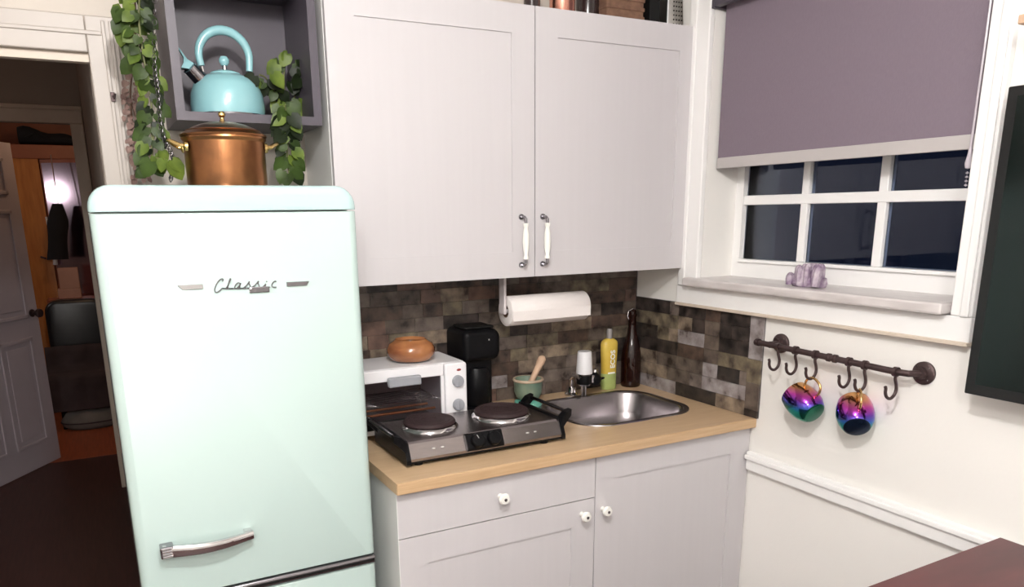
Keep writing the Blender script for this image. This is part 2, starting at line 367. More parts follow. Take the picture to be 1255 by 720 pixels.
# ================================================================== CABINETS
def handle_v(x, z0, z1, yf, parent):
    h = obj('handle', ntube([(x, yf, z1), (x, yf-.020, z1), (x+.0, yf-.028, z1-.006), (x, yf-.028, z1-.02)], .0042, 8), 'chromedark', parent, smooth=True)
    obj('handle_foot', ntube([(x, yf, z0), (x, yf-.020, z0), (x, yf-.028, z0+.006), (x, yf-.028, z0+.02)], .0042, 8), 'chromedark', h, smooth=True)
    g = z1-z0-.036
    obj('porcelain_grip', nlathe([(0, 0), (.0085, 0), (.0085, .006), (.006, .012), (.0095, g*.3), (.0105, g*.5), (.0095, g*.7), (.006, g-.012), (.0085, g-.006), (.0085, g), (0, g)], (x, yf-.028, z0+.018), 16), 'porc', h, smooth=True)
    for z in (z0, z1): obj('handle_base', nlathe([(.009, 0), (.008, .004), (0, .005)], (x, yf, z), 14, (0, -1, 0)), 'chromedark', h, smooth=True)
def shaker(bm, x0, x1, z0, z1, yf, th, st, rec=.004):
    "door with a recessed centre panel, facing -y"
    box(bm, x0, x1, yf+rec, yf+th, z0, z1)
    box(bm, x0, x0+st, yf, yf+rec+.001, z0, z1); box(bm, x1-st, x1, yf, yf+rec+.001, z0, z1)
    box(bm, x0+st, x1-st, yf, yf+rec+.001, z1-st, z1); box(bm, x0+st, x1-st, yf, yf+rec+.001, z0, z0+st)
    return bm
ZC, ZT, XC, YC = 1.3576, 2.110, -1.2095, -.271
wc = thing('wall_cabinet', (XC/2, -.13, ZC), 'grey two-door wall cabinet above the sink with white porcelain handles', 'cabinet')
bm = bmesh.new(); box(bm, XC, XC+.016, YC+.020, 0, ZC, ZT); box(bm, -.016, 0, YC+.020, 0, ZC, ZT); box(bm, XC+.016, -.016, YC+.020, 0, ZC, ZC+.016); box(bm, XC+.016, -.016, YC+.02, 0, ZT-.016, ZT); box(bm, XC+.016, -.016, -.006, 0, ZC+.016, ZT-.016)
obj('body', bm, 'cabwhite', wc)
for i, (a, b) in enumerate(((XC+.001, XC/2-.0015), (XC/2+.0015, -.001))):
    d = obj('door', shaker(bmesh.new(), a, b, ZC+.001, ZT-.002, YC, .018, .075), 'cab', wc)
    handle_v((-.652, -.578)[i], 1.395, 1.535, YC, d)
# base cabinet
XB, YB, ZB = -1.198, -.600, .88
bc = thing('base_cabinet', (XB/2, -.3, 0), 'grey base cabinet under the wood countertop with one drawer and two doors', 'cabinet')
bm = bmesh.new(); box(bm, XB, XB+.016, YB+.02, -.005, 0, ZB); box(bm, -.02, -.003, YB+.02, -.005, 0, ZB); box(bm, XB+.016, -.02, YB+.02, -.005, .10, .116); box(bm, XB+.016, -.02, YB+.07, YB+.086, 0, .10); box(bm, XB+.016, -.02, -.02, -.005, .116, ZB-.25); box(bm, XB+.016, -.02, YB+.02, YB+.10, ZB-.016, ZB)
obj('body', bm, 'cabwhite', bc)
def knob(x, z, yf, parent):
    k = obj('knob', nlathe([(0, 0), (.008, 0), (.006, .008), (.007, .013), (.0145, .018), (.016, .024), (.0125, .030), (0, .0315)], (x, yf, z), 20, (0, -1, 0)), 'porc', parent, smooth=True)
    obj('knob_screw', nlathe([(.0042, 0), (.0042, .002), (0, .003)], (x, yf-.031, z), 10, (0, -1, 0)), 'chromedark', k, smooth=True)
dr = obj('drawer', nb(XB, -.6015, YB, YB+.018, .7545, ZB-.003), 'cab', bc); knob(-.908, .815, YB, dr)
d = obj('door', shaker(bmesh.new(), XB, -.6015, .10, .7515, YB, .018, .078), 'cab', bc); knob(-.645, .710, YB, d)
d = obj('door', shaker(bmesh.new(), -.5985, -.003, .10, ZB-.003, YB, .018, .078), 'cab', bc); knob(-.572, .712, YB, d)
obj('edge_strip', nb(XB-.0015, XB, YB, YB+.02, .10, ZB-.003), 'cabwhite', bc)
# countertop with a sink cut-out
SX0, SX1, SY0, SY1 = -.535, -.078, -.468, -.095
ct = thing('countertop', (-.6, -.31, ZB), 'light wood-effect countertop running from the fridge to the right wall', 'countertop')
bm = bmesh.new()
def ring_edges(pts):
    vs = [bm.verts.new((x, y, .91)) for x, y in pts]
    return [bm.edges.new((vs[k], vs[(k+1) % len(vs)])) for k in range(len(vs))]
ed = ring_edges([(-1.2041, -.6165), (-.001, -.6165), (-.001, -.001), (-1.2041, -.001)]) + ring_edges(rrect(SX0+.016, SX1-.016, SY0+.016, SY1-.016, .096, 8))
bmesh.ops.triangle_fill(bm, edges=ed, use_beauty=True)
g = bmesh.ops.extrude_face_region(bm, geom=list(bm.faces)); bmesh.ops.translate(bm, verts=[v for v in g['geom'] if isinstance(v, bmesh.types.BMVert)], vec=(0, 0, ZB-.91))
obj('slab', bm, 'counter', ct)
obj('front_edge', nb(-1.2041, -.001, -.6225, -.6165, ZB, .9098, bev=.002), 'counteredge', ct)
# sink
sk = thing('kitchen_sink', ((SX0+SX1)/2, (SY0+SY1)/2, .76), 'shallow stainless steel sink bowl set in the countertop corner', 'sink')
def rl(ins, z, r): return [(x, y, z) for x, y in rrect(SX0+ins, SX1-ins, SY0+ins, SY1-ins, r, 8)]
bm = loft(bmesh.new(), [rl(0, .9105, .11), rl(.001, .9135, .109), rl(.010, .9150, .102), rl(.018, .9125, .095), rl(.022, .905, .092), rl(.030, .84, .085), rl(.045, .80, .072), rl(.075, .79, .05)], cap0=False)
obj('bowl', bm, 'sink', sk, smooth=True, angle=60)
obj('drain', nlathe([(.038, 0), (.036, .003), (.024, .002), (.02, -.001), (0, -.001)], ((SX0+SX1)/2, (SY0+SY1)/2, .7905), 24), 'chrome', sk, smooth=True)

# ================================================================== BACKSPLASH
tmats = []
for nme, c, c2 in (('taupe', (.155, .120, .095), (.070, .052, .043)), ('brown', (.120, .075, .055), (.05, .033, .027)), ('dark', (.065, .048, .042), (.015, .012, .011)), ('olive', (.215, .175, .115), (.075, .058, .043)), ('grey', (.37, .34, .34), (.20, .17, .165)), ('tan', (.30, .235, .17), (.12, .088, .066)), ('black', (.012, .010, .010), (.045, .034, .027)), ('rust', (.20, .12, .09), (.11, .068, .055)), ('mid', (.20, .16, .135), (.10, .078, .066))):
    tmats.append((nme, mat('stone_tile_'+nme, c, .42, col2=c2, vscale=26, bump=.35, bscale=70)))
    _r = next(n for n in tmats[-1][1].node_tree.nodes if n.type == 'VALTORGB').color_ramp
    _r.elements[0].position = .40; _e = _r.elements.new(.33); _e.color = (c2[0]*.35, c2[1]*.3, c2[2]*.3, 1)
TM = dict(tmats)
tmesh = {}
def tile_mesh(key):
    if key not in tmesh:
        bm = bmesh.new(); box(bm, -.5, .5, -.5, .5, -.5, .5)
        # chamfer only the front: inset front face
        f = max(bm.faces, key=lambda f: f.normal.z if f.normal.length else 0)
        bm.normal_update(); f = max(bm.faces, key=lambda f: f.normal.z)
        bmesh.ops.inset_individual(bm, faces=[f], thickness=.006, depth=.08)
        me = bpy.data.meshes.new('tile'); bm.to_mesh(me); bm.free(); me.materials.append(TM[key]); tmesh[key] = me
    return tmesh[key]
def tile(parent, key, wall, a0, a1, z0, z1):
    g = .0004; pr = .0055+R.random()*.0015
    o = bpy.data.objects.new('tile', tile_mesh(key)); COL.objects.link(o); o.parent = parent
    w_, h_ = abs(a1-a0)-2*g, z1-z0-2*g
    if wall == 'back':
        m = Matrix(((w_, 0, 0, (a0+a1)/2), (0, 0, -pr, -.0025-pr/2), (0, h_, 0, (z0+z1)/2), (0, 0, 0, 1)))
    else:
        m = Matrix(((0, 0, -pr, -.0025-pr/2), (-w_, 0, 0, (a0+a1)/2), (0, h_, 0, (z0+z1)/2), (0, 0, 0, 1)))
    m = Matrix.Translation(-wloc(parent)) @ m
    o.matrix_local = m
bsb = thing('tile_backsplash', (-.6, -.001, .91), 'brown and taupe stone-look tile backsplash on the back wall under the wall cabinet', 'backsplash')
obj('backing', nb(-1.204, -.0005, -.003, -.0005, .9105, ZC-.001), 'gap', bsb)
rows = 10; hb = (ZC-.001-.9105)/rows
keys = ['taupe', 'brown', 'dark', 'taupe', 'mid', 'brown', 'rust', 'olive', 'dark', 'taupe', 'tan']
for r_ in range(rows):
    x = -1.204 - R.random()*.06; z0 = .9105+r_*hb
    last = None
    while x < -.02:
        w_ = R.choice((.07, .10, .13, .17)); x1 = min(x+w_, -.0095)
        if -.0095-x1 < .03: x1 = -.0095
        k_ = R.choice(keys)
        while k_ == last: k_ = R.choice(keys)
        if r_ in (1, 2, 3) and R.random() < .35: k_ = R.choice(('tan', 'mid', 'grey'))
        last = k_
        tile(bsb, k_, 'back', max(x, -1.204), x1, z0, z0+hb); x = x1
bsr = thing('tile_backsplash', (-.001, -.3, .91), 'stone-look tile backsplash with grey blocks on the right wall beside the brown bottle', 'backsplash')
ZP, YP = 1.2385, -.6289
obj('backing', nb(-.003, -.0005, YP, -.0035, .9105, ZP), 'gap', bsr)
# columns measured on the photograph: 0 .. 6 along the wall
cy = {'a': -.0095, 'b': -.075, 'c': -.14, 'd': -.20, 'e': -.248, 'f': -.317, 'g': -.379, 'h': -.415, 'i': -.447, 'k': -.499, 'l': -.546, 'j': -.575}
layout = [  # from the bottom row upwards
    'a grey e black i tan j', 'a tan d taupe f mid g grey l grey j', 'a tan c taupe e taupe g grey i black l mid j', 'a dark e brown g taupe i olive j',
    'a black c olive d tan e grey g taupe i dark j', 'a olive e tan f dark g taupe i dark k dark j', 'a dark d mid e dark g brown i dark j']
hr = (ZP-.9105)/7
for i, row in enumerate(layout):
    t = row.split()
    for q in range(0, len(t)-2, 2): tile(bsr, t[q+1], 'right', cy[t[q]], cy[t[q+2]], .9105+i*hr, .9105+(i+1)*hr)
zz = [.9105, .935, 1.02, 1.095, ZP]
for q, key in enumerate(('dark', 'taupe', 'olive', 'grey')): tile(bsr, key, 'right', -.575, YP, zz[q], zz[q+1])

# ================================================================== FRIDGE
FL, FR, FY = -1.787, -1.246, -.56
fr = thing('fridge', ((FL+FR)/2, -.3, 0), 'mint green retro fridge with rounded corners and chrome trim', 'fridge')
def body_loop(y, ins=0): return [(x, y, z) for x, z in rrect(FL+ins, FR-ins, .03, 1.605-ins, [.05, .05, .01, .01], 6)]
obj('body', loft(bmesh.new(), [body_loop(-.02), body_loop(FY+.075), body_loop(FY+.07, .004)]), 'mint', fr, smooth=True)
for x in (FL+.05, FR-.05):
    for y in (-.08, FY+.12): obj('foot', nlathe([(.02, 0), (.02, .03), (0, .03)], (x, y, 0), 12), 'black', fr)
obj('top_cap', slab_y(FL-.001, FR+.001, 1.559, 1.612, FY, FY+.07, [.045, .045, .003, .003], .022, bseg=6, fb=.05), 'mintcap', fr, smooth=True, angle=50)
dU = obj('door', slab_y(FL, FR, .712, 1.5565, FY, FY+.066, .004, .020, bseg=6, fb=.15, ft=.1), 'mint', fr, smooth=True, angle=50)
dL = obj('door', slab_y(FL, FR, .055, .686, FY, FY+.066, .006, .020, bseg=6, fb=.3, ft=.15), 'mint', fr, smooth=True, angle=50)
tb = bmesh.new()
obj('trim_strip', slab_y(FL+.003, FR-.001, .6875, .7105, FY-.004, FY+.06, .004, .008), 'chromedark', fr, smooth=True)
obj('trim_groove', slab_y(FL+.006, FR-.006, .696, .702, FY-.0055, FY+.02, .001, .002), 'blackmatt', fr)
# handle: escutcheon end on the left, bar bowing out to the right
hz = .838; h0, h1 = -1.735, -1.543
hb_ = bmesh.new(); loops = []
N = 14
for i in range(N+1):
    t = i/N; x = h0+(h1-h0)*t
    bow = .012+math.sin(PI*t)*.016
    hh = .0135-.004*t; th = .010
    yc = FY-.006-bow
    z = hz - .003*math.sin(PI*t)
    loops.append([(x, yc+(-th)*c_, z+hh*s_) for c_, s_ in ((1, -.6), (1, .6), (.7, 1), (-.1, 1), (-.1, -1), (.7, -1))])
loft(hb_, loops)
hd = obj('handle', hb_, 'chrome', dU, smooth=True, angle=40); hd['label'] = 'chrome pull handle'
for x in (h0+.014, h1-.010): obj('handle_post', nb(x-.009, x+.009, FY-.022, FY, hz-.008, hz+.010, bev=.002), 'chrome', hd)
obj('handle_grip_end', nb(h0-.006, h0+.022, FY-.032, FY-.001, hz-.014, hz+.013, bev=.003), 'chromedark', hd)
for q in range(4): obj('handle_rib', nb(h0-.002, h0+.018, FY-.034, FY-.0315, hz-.011+q*.006, hz-.008+q*.006), 'ribwhite', hd)
# emblem
em = obj('emblem_bar', nb(0, 1, 0, 1, 0, 1), 'ribwhite', dU)
bpy.data.objects.remove(em)
def bar(x0, x1, z0, z1, slantl, slantr, m):
    bm = bmesh.new(); loft(bm, [[(x0+slantl, FY-.0001, z0), (x1-slantr, FY-.0001, z0), (x1, FY-.0001, z1), (x0, FY-.0001, z1)], [(x0+slantl+.001, FY-.0035, z0+.001), (x1-slantr-.001, FY-.0035, z0+.001), (x1-.001, FY-.0035, z1-.001), (x0+.001, FY-.0035, z1-.001)]])
    return obj('emblem_bar', bm, m, dU)
ebz = W(234, 352, 'y', FY).z
bar(W(217, 352, 'y', FY).x, W(249, 352, 'y', FY).x, ebz-.0055, ebz+.0055, .009, 0, 'chromered')
bar(W(351, 348, 'y', FY).x, W(379, 348, 'y', FY).x, W(365, 348, 'y', FY).z-.005, W(365, 348, 'y', FY).z+.005, 0, .006, 'chromedark')
# script word "Classic", drawn with strokes (units: photo crop pixels of the emblem)
def E2(u, v): p = W(210+u/6.605, 330+v/6.605, 'y', FY-.003); return (p.x, FY-.003, p.z)
def smooth_pts(pts, n=4):
    out = []
    for i in range(len(pts)-1):
        p0 = pts[max(i-1, 0)]; p1 = pts[i]; p2 = pts[i+1]; p3 = pts[min(i+2, len(pts)-1)]
        for k in range(n):
            t = k/n
            out.append(tuple(.5*((2*b)+(c-a)*t+(2*a-5*b+4*c-d)*t*t+(-a+3*b-3*c+d)*t*t*t) for a, b, c, d in zip(p0, p1, p2, p3)))
    out.append(pts[-1]); return out
strokes = [
    [(412, 100), (420, 86), (412, 80), (392, 88), (368, 118), (352, 160), (356, 184), (374, 188), (396, 172), (412, 157), (440, 158)],   # C
    [(440, 158), (462, 128), (480, 84), (474, 82), (463, 120), (458, 150), (470, 158), (500, 157)],                                         # l
    [(560, 118), (542, 112), (524, 124), (514, 145), (520, 157), (534, 152), (552, 132), (562, 114), (554, 142), (560, 156), (585, 154)],   # a
    [(585, 154), (612, 130), (632, 100), (630, 118), (640, 138), (630, 154), (612, 152)],                                                   # s
    [(640, 152), (676, 132), (706, 98), (702, 116), (712, 138), (702, 152), (686, 150)],                                                    # s
    [(708, 150), (738, 146), (766, 122), (760, 144), (770, 150), (800, 146)],                                                               # i
    [(848, 104), (842, 98), (824, 108), (814, 130), (820, 145), (850, 146)],                                                                # c
    [(412, 157), (500, 158), (600, 156), (640, 156)],                                                                                       # underline joining the letters
    [(768, 104), (774, 100)]]                                                                                                               # dot
eb = bmesh.new()
for s in strokes: tube(eb, [E2(*p) for p in smooth_pts([tuple(map(float, q)) for q in s])], .00125, 6)
sc = obj('script_lettering', eb, 'chromedark', dU, smooth=True); sc['label'] = 'chrome script lettering reading Classic'
a = E2(628, 148); b = E2(796, 184)
tg = obj('emblem_tag', nb(a[0], b[0], FY-.0045, FY-.0005, b[2], a[2], bev=.001), 'chromedark', dU)
a = E2(640, 160); obj('emblem_star', nlathe([(.0030, 0), (0, .001)], (a[0]+.001, FY-.0046, a[2]), 8, (0, -1, 0)), 'ribwhite', tg)

# ================================================================== CUBE SHELF, KETTLE, POT
BX0, BX1, BZ0, BZ1, BY = -1.573, -1.2255, 1.770, 2.120, -.25
cb = thing('cube_shelf', ((BX0+BX1)/2, -.12, BZ0), 'dark grey open cube shelf mounted left of the wall cabinet', 'shelf')
T = .0205
obj('bottom_panel', nb(BX0, BX1, BY, 0, BZ0, BZ0+T), 'ekt', cb); obj('top_panel', nb(BX0, BX1, BY, 0, BZ1-T, BZ1), 'ekt', cb)
obj('side_panel', nb(BX0, BX0+T, BY, 0, BZ0+T, BZ1-T), 'ekt', cb); obj('side_panel', nb(BX1-T, BX1, BY, 0, BZ0+T, BZ1-T), 'ekt', cb)
obj('back_panel', nb(BX0+T, BX1-T, -.008, 0, BZ0+T, BZ1-T), 'ekt', cb)
kc = Vector((-1.4345, -.135, BZ0+T))
kt = thing('tea_kettle', kc, 'aqua blue whistling kettle with an arched handle on the cube shelf', 'kettle')
obj('body', nlathe([(0, 0), (.085, 0), (.089, .003), (.090, .008), (.0905, .03), (.088, .055), (.080, .078), (.066, .093), (.048, .102), (.036, .105), (0, .105)], kc, 48), 'aqua', kt, smooth=True)
obj('base_ring', nlathe([(.0895, .001), (.0915, .003), (.0905, .007)], kc, 48), 'chromedark', kt, smooth=True)
lid = obj('lid', nlathe([(.037, .1045), (.036, .108), (.028, .112), (.008, .1145), (0, .115)], kc, 32), 'aqua', kt, smooth=True)
obj('lid_knob_stem', nlathe([(.006, .112), (.005, .128), (0, .128)], kc, 12), 'chrome', lid, smooth=True)
obj('lid_knob', nlathe([(0, .124), (.008, .126), (.0125, .134), (.0125, .140), (.008, .147), (0, .149)], kc, 20), 'aqua', lid, smooth=True)
hpts = []
for i in range(21):
    a = PI*(i/20)*1.08-.04*PI; hpts.append((kc.x-.061*math.cos(a)+.002, kc.y, kc.z+.147+.061*math.sin(a)))
hpts = [(hpts[0][0]+.003, kc.y, kc.z+.122)]+hpts+[(hpts[-1][0]-.002, kc.y, kc.z+.116)]
obj('handle', ntube(hpts, [.0085+.003*math.sin(PI*i/22) for i in range(23)], 12), 'aqua', kt, smooth=True)
for s in (0, -1):
    p = hpts[s]; obj('handle_post', ntube([(p[0], kc.y, p[2]-.002), (p[0]*.92+kc.x*.08, kc.y, kc.z+.088)], .0045, 8), 'chrome', kt, smooth=True)
sd = Vector((-.050, -.016, .050)).normalized(); s0 = kc+Vector((-.052, -.016, .076))
sp = obj('spout', nlathe([(.020, 0), (.018, .03), (.0175, .05), (.019, .052), (.014, .053)], s0, 20, sd), 'chromedark', kt, smooth=True)
tip = s0+sd*.054
bm = bmesh.new(); fw_ = Vector((-.35, -.05, .9))
loft(bm, [[tuple(tip+Vector(q)) for q in ((-.019, -.014, -.006), (.012, -.014, -.008), (.012, .014, -.008), (-.019, .014, -.006))],
          [tuple(tip+Vector(q)) for q in ((-.012, -.012, .006), (.016, -.010, .004), (.016, .010, .004), (-.012, .012, .006))],
          [tuple(tip+Vector(q)) for q in ((-.010, -.008, .020), (-.002, -.006, .016), (-.002, .006, .016), (-.010, .008, .020))],
          [tuple(tip+Vector(q)) for q in ((-.024, -.004, .046), (-.020, -.003, .044), (-.020, .003, .044), (-.024, .004, .046))]])
obj('spout_flap', bm, 'aqua', sp, smooth=True, angle=60)
obj('spout_lever', ntube([tip+Vector((.01, 0, 0)), tip+Vector((.026, 0, -.012)), tip+Vector((.034, 0, -.03))], .0035, 8), 'chromedark', sp, smooth=True)

pc = Vector((-1.479, -.30, 1.612)); PR = .0915
pt = thing('copper_pot', pc, 'lidded copper stockpot with brass handles on top of the mint fridge', 'pot')
obj('body', nlathe([(0, 0), (PR-.008, 0), (PR-.001, .006), (PR, .012), (PR, .105), (PR+.005, .112), (PR+.004, .117), (PR-.002, .117), (PR-.002, .09), (0, .09)], pc, 48), 'copper', pt, smooth=True)
lid = obj('lid', nlathe([(PR+.006, .117), (PR+.007, .121), (PR+.002, .124), (.084, .130), (.070, .138), (.052, .145), (.032, .150), (.014, .152), (0, .152)], pc, 48), 'copper', pt, smooth=True)
obj('lid_rim', nlathe([(.0835, .1295), (.0845, .1315), (.0815, .1325)], pc, 40), 'copper', lid, smooth=True)
obj('lid_finial', nlathe([(0, .150), (.009, .151), (.005, .156), (.0045, .161), (.0085, .166), (.0085, .171), (.005, .175), (0, .176)], pc, 16), 'brass', lid, smooth=True)
for s in (-1, 1):
    a0 = pc+Vector((s*(PR-.002), -.028, .095)); b0 = pc+Vector((s*(PR-.002), .028, .095))
    pts = [a0]+[pc+Vector((s*(PR+.010+.022*math.sin(PI*i/8)), -.028+.056*i/8, .095+.012*math.sin(PI*i/8))) for i in range(9)]+[b0]
    h = obj('handle', ntube(pts, .0048, 10), 'brass', pt, smooth=True)
    for y in (-.028, .028): obj('handle_rivet', nlathe([(.012, -.003), (.011, .003), (.006, .006), (0, .007)], pc+Vector((s*(PR-.002), y, .093)), 14, (s, 0, 0)), 'brass', h, smooth=True)

# ================================================================== VINES
def leaf_mesh(name, m):
    bm = bmesh.new(); v = bm.verts.new
    mid = [v((0, y, z)) for y, z in ((0, 0), (.35, -.03), (.7, -.05), (1, -.16))]
    for s in (-1, 1):
        e = [v((s*x, y, z)) for x, y, z in ((.22, -.16, .05), (.48, .08, .09), (.50, .42, .06), (.28, .76, -.02))]
        q = [(mid[0], e[0], e[1]), (mid[0], e[1], mid[1]), (mid[1], e[1], e[2]), (mid[1], e[2], mid[2]), (mid[2], e[2], e[3]), (mid[2], e[3], mid[3])]
        for f in q: bm.faces.new(f if s > 0 else f[::-1])
    # thickness: a second skin just below
    g = bmesh.ops.duplicate(bm, geom=list(bm.faces)); vs = [x for x in g['geom'] if isinstance(x, bmesh.types.BMVert)]
    fs = [x for x in g['geom'] if isinstance(x, bmesh.types.BMFace)]
    bmesh.ops.translate(bm, verts=vs, vec=(0, 0, -.03)); bmesh.ops.reverse_faces(bm, faces=fs)
    me = bpy.data.meshes.new(name); bm.to_mesh(me); bm.free(); me.materials.append(M[m])
    me.polygons.foreach_set('use_smooth', [True]*len(me.polygons)); return me
LM = {k: leaf_mesh('leaf', k) for k in ('leaf', 'leaf2', 'leaf3', 'dry')}
def lerp_path(pts, t):
    t = max(0, min(.9999, t))*(len(pts)-1); i = int(t); return pts[i].lerp(pts[i+1], t-i)
def vine(root, path, n, spread, size, keys, rnd, stemr=.0022, stemm='stem', tmin=0, facing=(-.1, -1, .15)):
    sp_ = [Vector(p) for p in smooth_pts([tuple(p) for p in path], 5)]
    obj('stem', ntube(sp_, stemr, 6), stemm, root, smooth=True)
    wr = wloc(root)
    for i in range(n):
        t = tmin+(1-tmin)*(i+rnd.random()*.8)/n; p = lerp_path(sp_, t)
        side = -1 if i % 2 else 1
        off = Vector((side*spread*(.2+.8*rnd.random()), -.004-spread*.7*rnd.random(), (rnd.random()-.5)*.02))
        q = p+off; s = size*(.75+.5*rnd.random())
        # local y = direction of the leaf tip (drooping outwards), local z = face normal
        ly = Vector((side*(.25+.5*rnd.random()), (rnd.random()-.6)*.5, -.9+.5*rnd.random())).normalized()
        nz = Vector(facing)+Vector(((rnd.random()-.5)*1.1, 0, (rnd.random()-.5)*1.0)); nz = (nz-nz.dot(ly)*ly).normalized(); lx = ly.cross(nz)
        o = bpy.data.objects.new('leaf', LM[rnd.choice(keys)]); COL.objects.link(o); o.parent = root
        o.matrix_local = Matrix(((lx.x*s, ly.x*s, nz.x*s, q.x-wr.x), (lx.y*s, ly.y*s, nz.y*s, q.y-wr.y), (lx.z*s, ly.z*s, nz.z*s, q.z-wr.z), (0, 0, 0, 1)))
def P(px, py, y): v = W(px, py, 'y', y); return (v.x, v.y, v.z)
rv = random.Random(3)
vl = thing('pothos_vine', P(190, 222, -.20), 'green pothos vine hanging down the left side of the cube shelf', 'plant')
vine(vl, [(-1.60, -.20, 2.125), P(170, 15, -.22), P(176, 70, -.23), P(185, 120, -.23), P(186, 170, -.24), P(188, 212, -.24)], 66, .020, .028, ['leaf', 'leaf', 'leaf2', 'leaf3'], rv)
vine(vl, [(-1.585, -.15, 2.125), P(158, 5, -.20), P(162, 30, -.20), P(174, 75, -.20)], 26, .024, .032, ['leaf', 'leaf2'], rv)
vine(vl, [P(190, 160, -.24), P(186, 190, -.25), P(203, 196, -.26), P(202, 206, -.26)], 7, .018, .036, ['leaf', 'leaf2'], rv)
vd = thing('dried_vine', P(165, 222, -.05), 'dry brown vine hanging against the doorway frame behind the green one', 'plant')
vine(vd, [(-1.615, -.06, 2.10), P(166, 60, -.04), P(160, 110, -.05), P(164, 170, -.05), P(172, 218, -.05)], 70, .016, .0135, ['dry'], rv, stemm='drystem', tmin=.38)
vine(vd, [P(160, 120, -.04), P(172, 170, -.05), P(180, 218, -.05)], 36, .014, .0135, ['dry'], rv, stemm='drystem')
vr = thing('pothos_vine', P(345, 137, -.14), 'green pothos vine spilling from the cube shelf to the fridge top beside the pot', 'plant')
vine(vr, [P(352, 136, -.12), P(335, 110, -.14), P(325, 95, -.16), P(318, 92, -.17)], 14, .03, .033, ['leaf', 'leaf2', 'leaf3'], rv)
vine(vr, [P(352, 136, -.12), P(348, 100, -.12), P(350, 78, -.12), P(356, 66, -.12)], 14, .03, .034, ['leaf3', 'leaf', 'leaf3', 'leaf2'], rv)
vine(vr, [P(352, 136, -.12), P(366, 110, -.13), P(374, 100, -.14), P(378, 80, -.14)], 8, .022, .03, ['leaf3'], rv)
vine(vr, [P(350, 132, -.14), P(350, 130, -.26), P(352, 155, -.275), P(352, 190, -.275), P(354, 212, -.275)], 40, .018, .032, ['leaf', 'leaf2', 'leaf3', 'leaf'], rv, tmin=.2)
# wire chains among the leaves
def chain(label, path, step=.009):
    c = thing('wire_chain', path[-1], label, 'chain')
    sp_ = [Vector(p) for p in smooth_pts(path, 6)]; total = sum((a-b).length for a, b in zip(sp_, sp_[1:])); n = int(total/step)
    me = None; cw = wloc(c)
    for i in range(n):
        p = lerp_path(sp_, (i+.5)/n)
        if me is None:
            bm = bmesh.new(); tube(bm, [(.0050*math.cos(a), 0, .0066*math.sin(a)) for a in [2*PI*k/8 for k in range(9)]], .0009, 5, cap=False)
            me = bpy.data.meshes.new('link'); bm.to_mesh(me); bm.free(); me.materials.append(M['wire'])
        o = bpy.data.objects.new('link', me); COL.objects.link(o); o.parent = c; o.location = p-cw; o.rotation_euler = (0, .25*(-1)**i, PI/2*(i % 2)+.4)
chain('thin dark wire chain hanging through the left vine', [(-1.582, -.255, 2.10), P(189, 70, -.262), P(193, 110, -.262), P(198, 160, -.262), P(212, 195, -.262), P(209, 221, -.262)])
chain('short dark wire chain below the right vine beside the copper pot', [P(367, 150, -.262), P(366, 190, -.262), P(368, 223, -.262)])

# ================================================================== ITEMS ON THE WALL CABINET
ztop = ZT+.0005
def top_x(px, y): return W(px, 4+.135*(px-640), 'y', y).x
o = thing('copper_canister', (top_x(689, -.2), -.20, ztop), 'shiny pink copper canister on top of the wall cabinet', 'canister')
obj('body', nlathe([(0, 0), (.036, 0), (.038, .004), (.038, .12), (0, .12)], o.location, 28), 'copperpink', o, smooth=True)
obj('lid', nlathe([(.040, .12), (.040, .132), (.01, .138), (.008, .15), (0, .152)], o.location, 28), 'copperpink', o, smooth=True)
o = thing('glass_jar', (top_x(654, -.2), -.19, ztop), 'small dark jar with a brass lid left of the copper canister', 'jar')
obj('body', nlathe([(0, 0), (.024, 0), (.025, .09), (0, .09)], o.location, 20), 'darkjar', o, smooth=True); obj('lid', nlathe([(.026, .09), (.026, .104), (0, .105)], o.location, 20), 'brass', o, smooth=True)
o = thing('glass_jar', (top_x(725, -.17), -.15, ztop), 'round dark jar right of the copper canister', 'jar')
obj('body', nlathe([(0, 0), (.034, 0), (.036, .01), (.036, .12), (.030, .14), (0, .14)], o.location, 24), 'darkjar', o, smooth=True); obj('lid', nlathe([(.032, .14), (.032, .155), (0, .157)], o.location, 20), 'blackmatt', o, smooth=True)
x0, x1 = top_x(744, -.22), top_x(789, -.22)
o = thing('woven_basket', ((x0+x1)/2, -.16, ztop), 'square woven brown basket on top of the wall cabinet', 'basket')
bm = bmesh.new(); box(bm, x0, x1, -.22, -.10, ztop, ztop+.13, bev=.006); obj('body', bm, 'basket', o)
for q in range(5): obj('weave_band', nb(x0-.002, x1+.002, -.2225, -.0975, ztop+.008+q*.025, ztop+.020+q*.025, bev=.003), 'basket', o)
x = top_x(800, -.2)
o = thing('storage_tin', (x, -.17, ztop), 'narrow black tin between the basket and the grater', 'tin')
obj('body', nb(x-.021, x+.021, -.21, -.13, ztop, ztop+.14, bev=.004), 'blackmatt', o); obj('lid', nb(x-.0225, x+.0225, -.2115, -.1285, ztop+.14, ztop+.155, bev=.003), 'blackmatt', o)
xg = top_x(823, -.2)
o = thing('metal_grater', (xg, -.19, ztop), 'perforated metal box grater at the right end of the wall cabinet top', 'grater')
loft_ = loft(bmesh.new(), [[(xg+a*.034, -.19+b*.028, ztop+z) for a, b in ((-1, -1), (1, -1), (1, 1), (-1, 1))] for z in (0,)]+[[(xg+a*.026, -.19+b*.02, ztop+.17) for a, b in ((-1, -1), (1, -1), (1, 1), (-1, 1))]])
g = obj('body', loft_, 'tin', o)
bm = bmesh.new()
for r_ in range(12):
    for c_ in range(4):
        z = .012+r_*.013; w_ = .034-.008*z/.17; yy = -.19-(.028-.008*z/.17)
        lathe(bm, [(.0025, 0), (.0025, .0015), (0, .002)], (xg-w_*.2+c_*w_*.33, yy, ztop+z), 6, (0, -1, 0))
